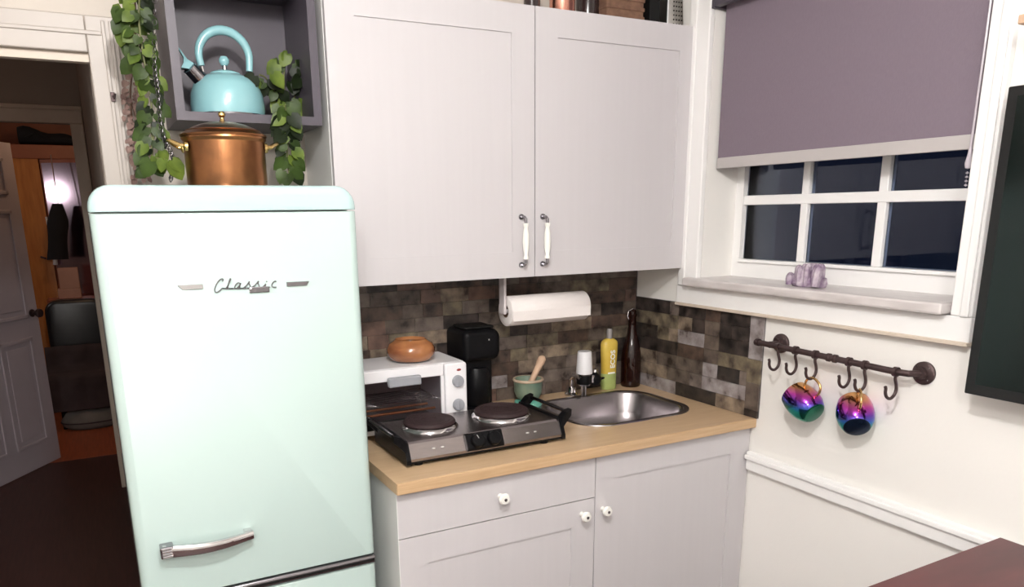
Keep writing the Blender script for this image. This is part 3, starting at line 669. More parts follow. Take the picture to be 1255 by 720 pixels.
hs = obj('grater_holes', bm, 'blackmatt', g); hs['kind'] = 'stuff'
obj('bright_edge', nb(xg-.035, xg-.030, -.2195, -.216, ztop, ztop+.16), 'ribwhite', g)
obj('handle', ntube([(xg-.018, -.19, ztop+.17), (xg-.015, -.19, ztop+.195), (xg+.015, -.19, ztop+.195), (xg+.018, -.19, ztop+.17)], .004, 8), 'tin', o, smooth=True)

# ================================================================== PAPER TOWEL
ax_ = Vector((-.648, -.155, 1.243)); RL = .298
ph = thing('towel_holder', (-.648, -.155, ZC), 'white metal paper towel arm screwed under the wall cabinet', 'towel holder')
obj('arm', nb(-.660, -.6505, -.175, -.140, 1.235, ZC-.002, bev=.003), 'armwhite', ph); obj('mount_plate', nb(-.660, -.60, -.178, -.137, ZC-.006, ZC-.0002, bev=.001), 'armwhite', ph)
obj('rod', ntube([(-.652, -.155, 1.243), (-.325, -.155, 1.243)], .007, 12), 'armwhite', ph, smooth=True)
pr_ = thing('paper_towel_roll', (-.50, -.155, 1.243-.048), 'white paper towel roll hanging under the wall cabinet', 'paper towel')
bm = nlathe([(.021, 0), (.046, 0), (.048, .002), (.048, RL-.002), (.046, RL), (.021, RL), (.021, 0)], (-.645, -.155, 1.243), 48, (1, 0, 0)); obj('paper', bm, 'towel', pr_, smooth=True, angle=50)
obj('cardboard_core', nlathe([(.0205, .001), (.0205, RL-.001), (.0185, RL-.001), (.0185, .001), (.0205, .001)], (-.645, -.155, 1.243), 32, (1, 0, 0)), 'card', pr_, smooth=True, angle=50)
obj('loose_sheet', nb(-.643, -.35, -.2045, -.2030, 1.215, 1.246), 'towel', pr_)

# ================================================================== TOASTER OVEN + BOWL
OX0, OX1, OY0, OY1, OZ0, OZ1 = -1.185, -.832, -.245, -.045, .925, 1.115
ov = thing('toaster_oven', ((OX0+OX1)/2, (OY0+OY1)/2, .91), 'small white toaster oven on the counter beside the fridge', 'toaster oven')
bm = bmesh.new(); t_ = .010; dx1 = -.905
box(bm, OX0, OX1, OY0+.012, OY1, OZ1-t_, OZ1, bev=.004); box(bm, OX0, OX1, OY0+.012, OY1, OZ0, OZ0+t_); box(bm, OX0, OX0+t_, OY0+.012, OY1, OZ0+t_, OZ1-t_); box(bm, dx1+.004, OX1, OY0+.012, OY1, OZ0+t_, OZ1-t_, bev=.003); box(bm, OX0+t_, dx1, OY1-.01, OY1, OZ0+t_, OZ1-t_)
obj('body', bm, 'white', ov)
obj('liner', nb(OX0+t_, dx1, OY1-.014, OY1-.0105, OZ0+t_, OZ1-t_), 'ovendark', ov)
obj('liner_floor', nb(OX0+t_, dx1, OY0+.016, OY1-.016, OZ0+t_, OZ0+t_+.003), 'ovendark', ov)
obj('front_panel', slab_y(dx1+.003, OX1+.002, OZ0, OZ1-.001, OY0-.004, OY0+.012, .010, .006), 'white', ov, smooth=True)
dr_ = bmesh.new(); box(dr_, OX0, dx1, OY0, OY0+.011, OZ1-.036, OZ1-.001, bev=.003); box(dr_, OX0, dx1, OY0, OY0+.011, OZ0, OZ0+.020, bev=.003); box(dr_, OX0, OX0+.022, OY0, OY0+.011, OZ0+.02, OZ1-.036); box(dr_, dx1-.010, dx1, OY0, OY0+.011, OZ0+.02, OZ1-.036)
od = obj('door', dr_, 'white', ov)
obj('door_glass', nb(OX0+.022, dx1-.010, OY0+.003, OY0+.007, OZ0+.02, OZ1-.036), 'ovenglass', od)
obj('lower_frame', nb(OX0+.02, dx1-.010, OY0-.002, OY0+.003, OZ0+.015, OZ0+.04, bev=.001), 'blackmatt', od)
obj('handle', nb(-1.085, -.985, OY0-.022, OY0-.004, OZ1-.050, OZ1-.022, bev=.004), 'greyplastic', od)
for x in (-1.078, -.992): obj('handle_foot', nb(x-.005, x+.005, OY0-.005, OY0+.001, OZ1-.042, OZ1-.026), 'greyplastic', od)
obj('badge', nb(-1.055, -1.01, OY0-.004, OY0-.002, OZ0+.022, OZ0+.030, bev=.001), 'chrome', od)
for q in range(9):
    y = OY0+.03+q*.018; obj('rack_wire', ntube([(OX0+.012, y, 1.005), (dx1-.004, y, 1.005)], .0016, 6), 'chrome', ov)
for x in (OX0+.015, dx1-.008): obj('rack_side', ntube([(x, OY0+.02, 1.0045), (x, OY1-.016, 1.0045)], .0022, 6), 'chrome', ov)
for y in (OY0+.07, OY0+.13): obj('heating_element', ntube([(OX0+.011, y, .965), (dx1-.002, y, .965)], .004, 8), 'element', ov, smooth=True)
for z in (1.058, .985):
    k = obj('control_knob', nlathe([(.0185, 0), (.018, .008), (.016, .013), (0, .014)], (-.862, OY0-.0035, z), 24, (0, -1, 0)), 'greyplastic', ov, smooth=True)
    obj('pointer', nb(-.864, -.860, OY0-.020, OY0-.016, z-.014, z+.014), 'greyplastic', k)
obj('indicator_light', nlathe([(.006, 0), (.004, .002), (0, .003)], (-.857, OY0-.004, 1.092), 12, (0, -1, 0), sx=1.3, sy=.6), 'red', ov, smooth=True)
for x in (OX0+.03, OX1-.03):
    for y in (OY0+.04, OY1-.03): obj('foot', nlathe([(.012, 0), (.012, .015), (0, .015)], (x, y, .9102), 12), 'black', ov)
bc_ = Vector((-.968, -.145, OZ1+.0005))
bw = thing('clay_bowl', bc_, 'squat glazed brown clay pot on top of the toaster oven', 'pot')
obj('body', nlathe([(0, 0), (.050, 0), (.062, .006), (.073, .022), (.0735, .038), (.066, .053), (.053, .061), (.047, .066), (.042, .058), (.045, .053), (.055, .045), (.062, .03), (.05, .012), (0, .008)], bc_, 40), 'clay', bw, smooth=True, angle=60)
obj('foot_ring', nlathe([(.050, 0), (.0605, .0055), (.062, .008), (.0555, .0005)], bc_, 40), 'claydark', bw, smooth=True)

# ================================================================== BLACK BREWER
bx, by = -.722, -.085
br = thing('coffee_brewer', (bx, by, .91), 'tall black coffee brewer standing behind the hot plate', 'coffee maker')
obj('base', nb(bx-.060, bx+.062, by-.06, by+.072, .9105, .935, bev=.008), 'black', br)
obj('column', nb(bx-.056, bx+.050, by-.03, by+.072, .935, 1.14, bev=.010), 'black', br)
obj('head', slab_y(bx-.066, bx+.068, 1.085, 1.188, by-.060, by+.072, [.030, .02, .015, .03], .02), 'black', br, smooth=True)
obj('lid', nb(bx-.052, bx+.052, by-.04, by+.055, 1.188, 1.197, bev=.004), 'blackmatt', br)
obj('carafe', nlathe([(0, 0), (.040, 0), (.046, .01), (.048, .06), (.042, .11), (.036, .125), (0, .13)], (bx-.003, by-.012, .9355), 28), 'black', br, smooth=True)
obj('indicator_dot', nlathe([(.003, 0), (.002, .002), (0, .0022)], (bx+.022, by-.0605, 1.155), 8, (0, -1, 0)), 'ribwhite', br)

# ================================================================== MORTAR AND PESTLE
mc = Vector(((W(650, 485, 'z', .95)).x-.0, -.065, .9105)); mc.x = -.538; mc.y = -.115
mo = thing('stone_mortar', mc, 'green marble mortar behind the hot plate', 'mortar')
obj('bowl', nlathe([(.028, .022), (.040, .030), (.047, .050), (.049, .085), (.052, .090), (.050, .094), (.044, .093), (.041, .06), (.028, .042), (0, .04)], mc, 32), 'jade', mo, smooth=True, angle=50)
obj('foot', nlathe([(0, 0), (.046, 0), (.048, .006), (.046, .016), (.034, .022), (.028, .024), (0, .024)], mc, 32), 'jadefoot', mo, smooth=True, angle=50)
obj('rim_band', nlathe([(.0505, .086), (.0535, .090), (.051, .095), (.0445, .0945)], mc, 32), 'stonein', mo, smooth=True)
a = mc+Vector((-.010, -.008, .050)); b = mc+Vector((.080, .035, .155))
pe = thing('pestle', a, 'tan wooden pestle leaning in the green mortar', 'pestle')
dd = (b-a).normalized(); ln = (b-a).length
obj('shaft', nlathe([(0, 0), (.010, .002), (.0155, .010), (.013, .03), (.010, .05), (.0115, ln*.7), (.0145, ln*.85), (.014, ln*.95), (.008, ln), (0, ln+.001)], a, 18, dd), 'pestle', pe, smooth=True)

# ================================================================== FAUCET WITH FILTER
fc = Vector((-.330, -.066, .9105))
fa = thing('faucet', fc, 'chrome and black faucet with a white-capped water filter behind the sink', 'faucet')
obj('base', nlathe([(0, 0), (.024, 0), (.024, .006), (.018, .012), (.016, .03), (0, .03)], fc, 24), 'chrome', fa, smooth=True)
obj('spout', ntube([fc+Vector(q) for q in ((0, 0, .02), (0, 0, .06), (.0, -.015, .075), (.0, -.05, .078), (0, -.062, .07))], .010, 12), 'chrome', fa, smooth=True)
f2 = fc+Vector((.020, -.050, .044))
fl = obj('filter_body', nlathe([(0, 0), (.022, 0), (.026, .006), (.0265, .042), (.0, .043)], f2, 28), 'chromedark', fa, smooth=True)
obj('filter_window', nlathe([(.0268, .006), (.0273, .010), (.0273, .034), (.0268, .038)], f2, 28), 'black', fl, smooth=True)
obj('filter_cap', nlathe([(.0285, .0425), (.0288, .047), (.0245, .117), (.023, .121), (0, .121)], f2, 32), 'white', fa, smooth=True)
f3 = fc+Vector((.068, -.046, .040))
obj('valve_body', nlathe([(0, 0), (.014, 0), (.022, .010), (.024, .026), (.016, .038), (.009, .042), (0, .042)], f3, 24), 'black', fa, smooth=True)
obj('valve_knob', nlathe([(0, 0), (.008, 0), (.011, .006), (.009, .015), (0, .018)], f3+Vector((0, 0, .040)), 16), 'chrome', fa, smooth=True)
obj('valve_lever', ntube([f3+Vector((.015, 0, .018)), f3+Vector((.040, -.002, .020))], [.008, .003], 10), 'black', fa, smooth=True)
obj('connector', nb(f2.x+.018, f3.x-.01, f2.y-.012, f2.y+.010, f2.z+.006, f2.z+.034, bev=.003), 'chrome', fa)
obj('aerator', nlathe([(0, 0), (.009, 0), (.010, .036), (0, .036)], f2+Vector((-.010, -.012, -.034)), 14), 'chrome', fa, smooth=True)

# ================================================================== SOAP BOTTLE, AMBER BOTTLE
sc_ = Vector((-.158, -.052, .9105)); SK = 1.16
so = thing('dish_soap_bottle', sc_, 'yellow dish soap bottle with upright white ECOS lettering behind the sink', 'soap bottle')
def el(a, b, z, n=28): return [(sc_.x+1.06*a*math.copysign(abs(math.cos(t))**.7, math.cos(t)), sc_.y+b*math.copysign(abs(math.sin(t))**.7, math.sin(t)), sc_.z+z*SK) for t in [2*PI*i/n for i in range(n)]]
obj('lower_body', loft(bmesh.new(), [el(.025, .017, 0), el(.028, .019, .004), el(.0275, .019, .03), el(.0275, .019, .052)]), 'soapgreen', so, smooth=True, angle=60)
obj('body', loft(bmesh.new(), [el(.0275, .019, .0521), el(.0285, .019, .09), el(.031, .02, .125), el(.031, .02, .145), el(.029, .018, .153), el(.020, .013, .160), el(.011, .010, .163)]), 'soap', so, smooth=True, angle=60)
obj('cap', nlathe([(.011, .162*SK), (.011, .166*SK), (.0105, .168*SK), (.0105, .188*SK), (.008, .193*SK), (0, .193*SK)], sc_, 20), 'capclear', so, smooth=True)
obj('label_band', nb(sc_.x-.016, sc_.x+.014, sc_.y-.0200, sc_.y-.0188, sc_.z+.060, sc_.z+.066), 'letter', so)
tcu = bpy.data.curves.new('lettering', 'FONT'); tcu.body = 'ECOS'; tcu.size = .027; tcu.extrude = .0006; tcu.offset = .0005; tcu.align_x = 'CENTER'; tcu.align_y = 'CENTER'
tob = bpy.data.objects.new('tmp', tcu); COL.objects.link(tob)
dg = bpy.context.evaluated_depsgraph_get(); me = bpy.data.meshes.new_from_object(tob.evaluated_get(dg)); bpy.data.objects.remove(tob)
me.transform(Matrix.Translation((.003, -.0212, .114)) @ Matrix.Rotation(PI/2, 4, 'X') @ Matrix.Rotation(PI/2, 4, 'Z'))
me.materials.clear(); me.materials.append(M['letter'])
lo = bpy.data.objects.new('lettering', me); COL.objects.link(lo); lo.parent = so
ac = Vector((-.056, -.052, .9105)); AK = 1.12
ab = thing('amber_bottle', ac, 'tall dark amber glass bottle in the corner beside the dish soap', 'bottle')
obj('body', nlathe([(0, 0), (.034, 0), (.0365, .004), (.037, .02), (.037, .095), (.035, .115), (.028, .145), (.018, .175), (.0145, .20), (.0145, .232), (.017, .235), (.017, .242), (0, .242)], ac, 36), 'amber', ab, smooth=True, angle=60)
obj('stopper', nlathe([(.014, .242), (.014, .250), (.009, .256), (0, .257)], ac, 20), 'amber', ab, smooth=True)
obj('wire_bail', ntube([ac+Vector(q) for q in ((-.016, 0, .225), (-.024, -.002, .236), (-.02, -.002, .252), (0, -.002, .259), (.017, 0, .25), (.016, 0, .225))], .0014, 6), 'chrome', ab, smooth=True)

for q in ab.children:
    for v in q.data.vertices: v.co.z *= AK

# ================================================================== HOT PLATE
HX0, HX1, HY0, HY1 = -1.140, -.655, -.525, -.280; HZ = .972
hp = thing('hot_plate', ((HX0+HX1)/2, (HY0+HY1)/2, .91), 'double-burner steel hot plate with black handles on the counter', 'hot plate')
bm = bmesh.new()  # profile in yz: sloping front
prof = [(HY0, .925), (HY0, .932), (HY0+.018, HZ-.004), (HY0+.026, HZ), (HY1-.004, HZ), (HY1, HZ-.004), (HY1, .925)]
loft(bm, [[(x, y, z) for y, z in prof] for x in (HX0+.012, HX1-.012)]); obj('body', bm, 'steel', hp)
obj('base', nb(HX0+.008, HX1-.008, HY0+.003, HY1-.002, .918, .930, bev=.002), 'blackmatt', hp)
for x in (HX0, HX1-.0125):
    obj('end_panel', loft(bmesh.new(), [[(xx, y, z) for y, z in [(HY0-.002, .918), (HY0-.002, .930), (HY0+.016, HZ), (HY0+.024, HZ+.004), (HY1+.002, HZ+.004), (HY1+.002, .918)]] for xx in (x, x+.0125)]), 'black', hp)
for s, x in ((-1, HX0), (1, HX1)):
    h = obj('handle', ntube([(x+s*.020, HY0+.035, HZ+.018), (x+s*.020, HY1-.012, HZ+.018)], .0055, 10), 'chromedark', hp, smooth=True)
    for y, d_ in ((HY0+.02, 1), (HY1-.01, -1)):
        bm = loft(bmesh.new(), [[(x+s*(-.006), y-.013, HZ-.028), (x+s*(-.006), y+.013, HZ-.028), (x+s*(-.006), y+.013, HZ+.004), (x+s*(-.006), y-.013, HZ+.004)],
                             [(x+s*.010, y-.011, HZ-.010), (x+s*.010, y+.011, HZ-.010), (x+s*.010, y+.013, HZ+.020), (x+s*.010, y-.013, HZ+.020)],
                             [(x+s*.028, y-.009, HZ+.008), (x+s*.028, y+.009, HZ+.008), (x+s*.028, y+.010, HZ+.027), (x+s*.028, y-.010, HZ+.027)]])
        obj('handle_bracket', bm, 'black', h)
def burner(cx, cy_, r):
    b_ = obj('burner', nlathe([(0, .008), (r-.004, .010), (r, .012), (r, .016), (r-.003, .020), (r*.30, .021), (r*.28, .0195), (0, .0195)], (cx, cy_, HZ), 48), 'burner', hp, smooth=True, angle=40)
    obj('trim_ring', nlathe([(r+.008, 0), (r+.007, .003), (r+.001, .009), (r-.003, .010), (r-.004, .006)], (cx, cy_, HZ), 48), 'chrome', b_, smooth=True, angle=70)
    bm = bmesh.new()
    for q in (.45, .62, .79, .94): lathe(bm, [(r*q-.0012, .0198), (r*q, .0212), (r*q+.0012, .0198)], (cx, cy_, HZ), 40)
    obj('burner_grooves', bm, 'burner', b_, smooth=True)
burner(-1.015, -.385, .073); burner(-.787, -.385, .080)
# front control block on the slope
sl = Vector((0, .018, HZ-.004-.932)).normalized(); nrm = Vector((0, -sl.z, sl.y)); c0 = Vector((0, HY0+.009, .950))
cbm = loft(bmesh.new(), [[tuple(Vector((x, 0, 0))+c0+sl*v+nrm*w_) for v, w_ in ((-.024, -.006), (-.024, .005), (-.018, .009), (.019, .009), (.024, .005), (.024, -.006))] for x in (-.967, -.857)])
cp = obj('control_panel', cbm, 'black', hp)
for x in (-.936, -.886):
    k = obj('control_knob', nlathe([(.020, 0), (.0185, .012), (.016, .0145), (0, .015)], Vector((x, 0, 0))+c0+nrm*.009, 24, nrm), 'black', cp, smooth=True)
    obj('pointer', ntube([Vector((x, 0, 0))+c0+nrm*.0245+sl*.004, Vector((x-.004, 0, 0))+c0+nrm*.0245+sl*.014], .0011, 5), 'ribwhite' if x < -.9 else 'black', k)
for x in (-1.06, -1.035, -.775, -.750):
    obj('badge_mark', nlathe([(.0045, 0), (.003, .001), (0, .0012)], Vector((x, 0, 0))+c0+nrm*.0012+Vector((0, .0, .0)), 10, nrm, sx=1.2, sy=.5), 'ribwhite', hp)
for x in (HX0+.04, HX1-.06):
    for y in (HY0+.02, HY1-.03): obj('foot', nlathe([(.012, 0), (.012, .008), (0, .008)], (x, y, .9102), 12), 'black', hp)

# ================================================================== HOOK RAIL AND MUGS
hr_ = thing('hook_rail', (-.03, -.92, 1.14), 'dark bronze pipe rail with six hooks on the right wall', 'hook rail')
def railz(y): return 1.160-(-.655-y)*.022
XR = -.050
obj('pipe', ntube([(XR, -.645, railz(-.645)), (XR, -1.10, railz(-1.10)), (XR+.006, -1.128, railz(-1.12)), (-.012, -1.141, railz(-1.14))], [.0085]*4, 14), 'bronze', hr_, smooth=True)
obj('tee_post', ntube([(-.006, -.694, railz(-.69)), (XR, -.694, railz(-.69))], .010, 14), 'bronze', hr_, smooth=True)
obj('end_cap', nlathe([(0, 0), (.0085, .001), (.011, .005), (.011, .016), (0, .017)], (XR, -.638, railz(-.64)), 16, (0, -1, 0)), 'bronze', hr_, smooth=True)
for y in (-.694, -1.141):
    f = obj('flange', nlathe([(.029, 0), (.029, .006), (.025, .009), (.015, .011), (.014, .020), (0, .020)], (0, y, railz(y)), 28, (-1, 0, 0)), 'bronze', hr_, smooth=True, angle=40)
    for q in range(4):
        a = PI/4+q*PI/2; obj('screw', nlathe([(.0028, 0), (.002, .0015), (0, .002)], (-.008, y+.021*math.cos(a), railz(y)+.021*math.sin(a)), 8, (-1, 0, 0)), 'chrome', f, smooth=True)
for y in (-.895, -.915): obj('coupling', nlathe([(.009, 0), (.0115, .002), (.0115, .010), (.009, .012)], (XR, y, railz(y)), 16, (0, -1, 0)), 'bronze', hr_, smooth=True)
HK = [-.727, -.789, -.857, -.964, -1.012, -1.099]
for y in HK:
    z = railz(y); pts = [(XR, y, z-.008), (XR+.001, y, z-.020), (XR+.006, y, z-.032), (XR+.009, y, z-.046), (XR+.004, y, z-.060), (XR-.010, y, z-.068), (XR-.025, y, z-.062), (XR-.032, y, z-.050), (XR-.032, y, z-.040), (XR-.035, y, z-.034)]
    h = obj('hook', ntube([Vector(p) for p in smooth_pts(pts, 3)], .0040, 8), 'bronze', hr_, smooth=True)
    obj('hook_collar', nlathe([(.009, -.005), (.0125, -.005), (.0125, .005), (.009, .005)], (XR, y, z), 16, (0, -1, 0)), 'bronze', h, smooth=True)
def mug(hook_y, axis, label, basem, hz_):
    z = railz(hook_y)-.064
    zl = -Vector(axis).normalized(); up = Vector((0, 0, 1)); xl = (up-up.dot(zl)*zl).normalized(); yl = zl.cross(xl)
    m = Matrix(((xl.x, yl.x, zl.x), (xl.y, yl.y, zl.y), (xl.z, yl.z, zl.z)))
    loc = Vector((XR-.010, hook_y, z)) - m @ Vector((.077, 0, hz_))
    root = thing('mug', loc, label, 'mug', 'rainbow lustre mugs on the hook rail')
    def put(nm, bm, mt, parent):
        bmesh.ops.recalc_face_normals(bm, faces=bm.faces); me = bpy.data.meshes.new(nm); bm.to_mesh(me); bm.free(); me.materials.append(M[mt])
        me.polygons.foreach_set('use_smooth', [True]*len(me.polygons)); me.set_sharp_from_angle(angle=math.radians(50))
        o = bpy.data.objects.new(nm, me); COL.objects.link(o); o.parent = parent
        if parent is root: o.matrix_local = m.to_4x4()
        return o
    k = 1.13
    put('cup', nlathe([(a*k, b*k) for a, b in [(.026, 0), (.031, .004), (.039, .020), (.0425, .040), (.041, .062), (.036, .082), (.034, .082), (.039, .060), (.040, .040), (.036, .020), (0, .008)]], (0, 0, 0), 40), 'rainbow', root)
    put('base_disc', nlathe([(0, -.0005), (.024*k, -.001), (.0275*k, .0006), (.029*k, .002)], (0, 0, 0), 32), basem, root)
    pts = [(.043, 0, .024), (.056, 0, .018), (.074, 0, .022), (.082, 0, .036), (.082, 0, .056), (.072, 0, .070), (.057, 0, .075), (.043, 0, .070)]
    put('handle', ntube([Vector(p) for p in smooth_pts(pts, 3)], .0034, 10), 'gold', root)
mug(HK[2], (-.10, -.86, -.42), 'rainbow lustre mug with a green base hanging on the third hook', 'muggreen', .066)
mug(HK[4], (-.60, -.62, -.52), 'rainbow lustre mug with a dark navy base hanging on the fifth hook', 'mugnavy', .064)

# ================================================================== BLIND, CRYSTAL, TV, SHELF, TABLE
XBf = .030
bl = thing('roller_blind', (XBf, -.76, 1.68), 'mauve grey roller blind half lowered in the window', 'blind')
yb0, yb1 = -1.172, -.352
obj('fabric', nb(XBf, XBf+.0012, yb0, yb1, 1.708, 2.19), 'blind', bl)
obj('hem_bar', nb(XBf-.004, XBf+.006, yb0, yb1, 1.676, 1.709, bev=.002), 'blindhem', bl)
obj('roller', nlathe([(0, 0), (.020, 0), (.020, yb1-yb0), (0, yb1-yb0)], (XBf+.020, yb0, 2.185), 24, (0, 1, 0)), 'ekt', bl, smooth=True)
obj('bracket', nb(-.018, XBf+.05, -.350, -.338, 2.145, 2.215, bev=.002), 'ekt', bl); obj('bracket', nb(-.01, XBf+.05, -1.194, -1.182, 2.145, 2.215, bev=.002), 'ekt', bl)
obj('headrail', nb(-.018, .005, -1.18, -.352, 2.148, 2.18, bev=.002), 'ekt', bl)
obj('pull_cord', ntube([(XBf-.01, -1.166, 2.15), (XBf-.014, -1.170, 1.9), (XBf-.012, -1.168, 1.68)], .0028, 6), 'cord', bl)
tt = obj('cord_tassel', nlathe([(0, 0), (.006, .002), (.008, .012), (.005, .03), (.003, .05), (0, .05)], (XBf-.012, -1.168, 1.632), 12), 'cord', bl, smooth=True)
for q in range(4): obj('cord_bead', nlathe([(0, 0), (.0042, .003), (0, .007)], (XBf-.012, -1.168, 1.62-q*.009), 8), 'cord', bl)

cg = Vector((.030, -.745, WZ0+.0005)); rc = random.Random(5)
cr = thing('amethyst_cluster', cg, 'small purple amethyst crystal cluster on the window sill', 'crystal')
bm = nlathe([(0, 0), (.045, 0), (.050, .010), (.048, .026), (.030, .034), (0, .036)], cg, 14, sx=.7, sy=1.15)
for v in bm.verts: v.co += Vector((rc.uniform(-.004, .004), rc.uniform(-.005, .005), rc.uniform(-.003, .003) if v.co.z > cg.z+.004 else 0))
obj('matrix_rock', bm, 'amethyst', cr)
for q in range(46):
    yy = rc.uniform(-.054, .052); xx = rc.uniform(-.030, .020)
    hgt = (.036 if yy > .030 else .060 if yy > .004 else .052 if yy > -.006 else .062)*rc.uniform(.82, 1.02)
    r_ = rc.uniform(.0075, .0125); ax = Vector((rc.uniform(-.12, .10), yy*1.6, 1))
    obj('crystal', nlathe([(r_*1.1, 0), (r_*1.15, hgt*.5), (r_, hgt*.86), (r_*.35, hgt)], cg+Vector((xx, yy, .004)), 6, ax), 'amethyst', cr)

tv = thing('television', (-.045, -1.75, 1.14), 'black wall-mounted television with a dark green sheen at the right edge', 'television')
TY1 = -1.292
obj('housing', nb(-.088, -.035, TY1-1.0, TY1, 1.140, 1.785, bev=.003), 'tvblack', tv)
obj('screen', nb(-.0895, -.0875, TY1-.985, TY1-.022, 1.165, 1.765), 'tvscreen', tv)
obj('wall_bracket', nb(-.036, -.0015, TY1-.75, TY1-.25, 1.30, 1.62), 'blackmatt', tv)

sh = W(1247, 25, 'x', -.12)
wsf = thing('wall_shelf', (-.06, sh.y-.3, sh.z), 'small light wood wall shelf above the television', 'shelf')
obj('board', nb(-.12, 0, sh.y-.6, sh.y, sh.z-.008, sh.z+.010, bev=.003), 'pestle', wsf)
for q in (.12, .48): obj('bracket', nb(-.09, 0, sh.y-q-.01, sh.y-q+.01, sh.z-.07, sh.z-.008), 'pestle', wsf)

TZ = .82; tcn = W(1225, 658, 'z', TZ)
tb = thing('dining_table', (tcn.x-.35, tcn.y-.5, 0), 'dark red-brown glossy table in the lower right corner', 'table')
bm = bmesh.new(); x1, y1 = tcn.x, tcn.y; x0, y0 = x1-.75, y1-1.05
q = [(x0, y0), (x1, y0), (x1, y1), (x0, y1-.012)]
loft(bm, [[(a, b, z) for a, b in q] for z in (TZ-.035, TZ)]); bmesh.ops.bevel(bm, geom=[e for e in bm.edges if abs(e.verts[0].co.z-TZ) < 1e-5 and abs(e.verts[1].co.z-TZ) < 1e-5], offset=.004, segments=2, affect='EDGES')
obj('tabletop', bm, 'table', tb)
obj('apron', nb(x0+.05, x1-.05, y0+.05, y1-.07, TZ-.11, TZ-.035), 'table', tb)
for a in (x0+.07, x1-.07):
    for b in (y0+.07, y1-.09): obj('leg', nb(a-.03, a+.03, b-.03, b+.03, 0, TZ-.11, bev=.004), 'table', tb)

# small latch on the doorway frame
lt = thing('frame_hook', (-1.680, -.02, 1.86), 'tiny dark metal hook on the cream doorway frame', 'hook')
hq = W(139, 118, 'y', -.03)
lt.location = (hq.x, -.024, hq.z-.012)
obj('plate', nb(hq.x-.006, hq.x+.004, -.0265, -.0242, hq.z-.012, hq.z+.010, bev=.001), 'bronze', lt)
obj('curl', ntube([(hq.x, -.026, hq.z), (hq.x+.002, -.036, hq.z-.002), (hq.x+.004, -.038, hq.z+.006)], .003, 8), 'bronze', lt, smooth=True)

# ceiling lights outside the frame; the one behind the camera is added for fill
for (x, y, lb) in ((-1.6, -1.9, 'round white flush ceiling light over the middle of the kitchen'), (-2.3, -3.1, 'added round white ceiling light for fill behind the camera')):
    c = thing('ceiling_light', (x, y, 2.47), lb, 'ceiling light')
    obj('base', nlathe([(0, .08), (.13, .08), (.14, .06), (.13, .045), (0, .045)], (x, y, 2.47), 32), 'trim', c, smooth=True)
    obj('diffuser', nlathe([(.12, .045), (.11, .02), (.06, 0), (0, -.005)], (x, y, 2.47), 32), 'lampglass', c, smooth=True)

# ================================================================== FAR ROOM THINGS
YW = 4.90
def Q(px, py, y=YW): return W(px, py, 'y', y)
wl, wr = Q(24, 300).x-.25, Q(92, 250).x+.30
ztB = Q(60, 178).z; zbB = Q(60, 195).z
wa = thing('wardrobe', ((wl+wr)/2, YW+.25, 0), 'honey-coloured wooden wardrobe with a mirror in the far room', 'wardrobe')
obj('crown_board', nb(wl-.3, wr, YW-.02, YW+.5, zbB, ztB, bev=.004), 'orangedark', wa)
xa, xb = Q(26, 200).x-.5, Q(48.5, 210).x
# panel follows the slightly slanting edge in the photo: vertical in space
obj('side_stile', nb(xa, xb-.0, YW, YW+.03, 0, zbB), 'orange', wa)
BULB = Vector((-2.95, 4.0, 1.85)); tgt = Q(73, 236)  # spot for the added bulb that gives the mirror its glare
n_ = ((CP-tgt).normalized()+(BULB-tgt).normalized()).normalized(); phi = math.atan2(n_.x, -n_.y); wd_ = (wr-.02-xb-.004)
mm = Matrix.Translation((xb+.006, YW+.008, 0)) @ Matrix.Rotation(phi, 4, 'Z')
dm = obj('mirror_door', xf(nb(0, wd_, .004, .022, .05, zbB-.004), mm), 'orangedark', wa)
pl = nb(.012, wd_-.04, 0, .004, .45, zbB-.03)
# the mirror is turned along n_ to catch the added bulb
mg = obj('mirror', xf(pl, mm), 'mirror', dm)
obj('base_board', nb(xb+.004, wr-.02, YW+.03, YW+.5, 0, .1), 'orangedark', wa)
obj('rear_panel', nb(xa, wr-.02, YW+.47, YW+.49, 0, zbB), 'orangedark', wa)
kk = Q(57, 315)
obj('door_hook', ntube([(xb-.08, YW, kk.z), (xb-.08, YW-.03, kk.z), (xb-.05, YW-.05, kk.z-.01)], .008, 8), 'bronze', wa)
# dark bag heap on top of the wardrobe
a, b = Q(21, 165), Q(88, 165); zt_ = Q(50, 152).z
bg = thing('travel_bag', ((a.x+b.x)/2, YW+.12, ztB), 'dark soft bag lying on top of the far wardrobe', 'bag')
bm = bmesh.new(); n = 9; lps = []
for i in range(n+1):
    t = i/n; x = a.x+(b.x-a.x)*t; h = (zt_-ztB)*(.95-.45*t+.08*math.sin(9*t)) ; h = max(h*math.sin(PI*min(1, .25+t*4))**.2 if t < .1 else h, .02)
    lps.append([(x, YW+.12+math.cos(q_)*.11, ztB+.001+h*.5+math.sin(q_)*h*.5) for q_ in [2*PI*k/12 for k in range(12)]])
loft(bm, lps); obj('bag_body', bm, 'darkcloth', bg, smooth=True, angle=80)
obj('bag_strap', ntube([(a.x+.05, YW+.0, ztB+.05), (a.x+.12, YW-.01, ztB+.09), (a.x+.2, YW+.0, ztB+.05)], .008, 8), 'darkcloth', bg)
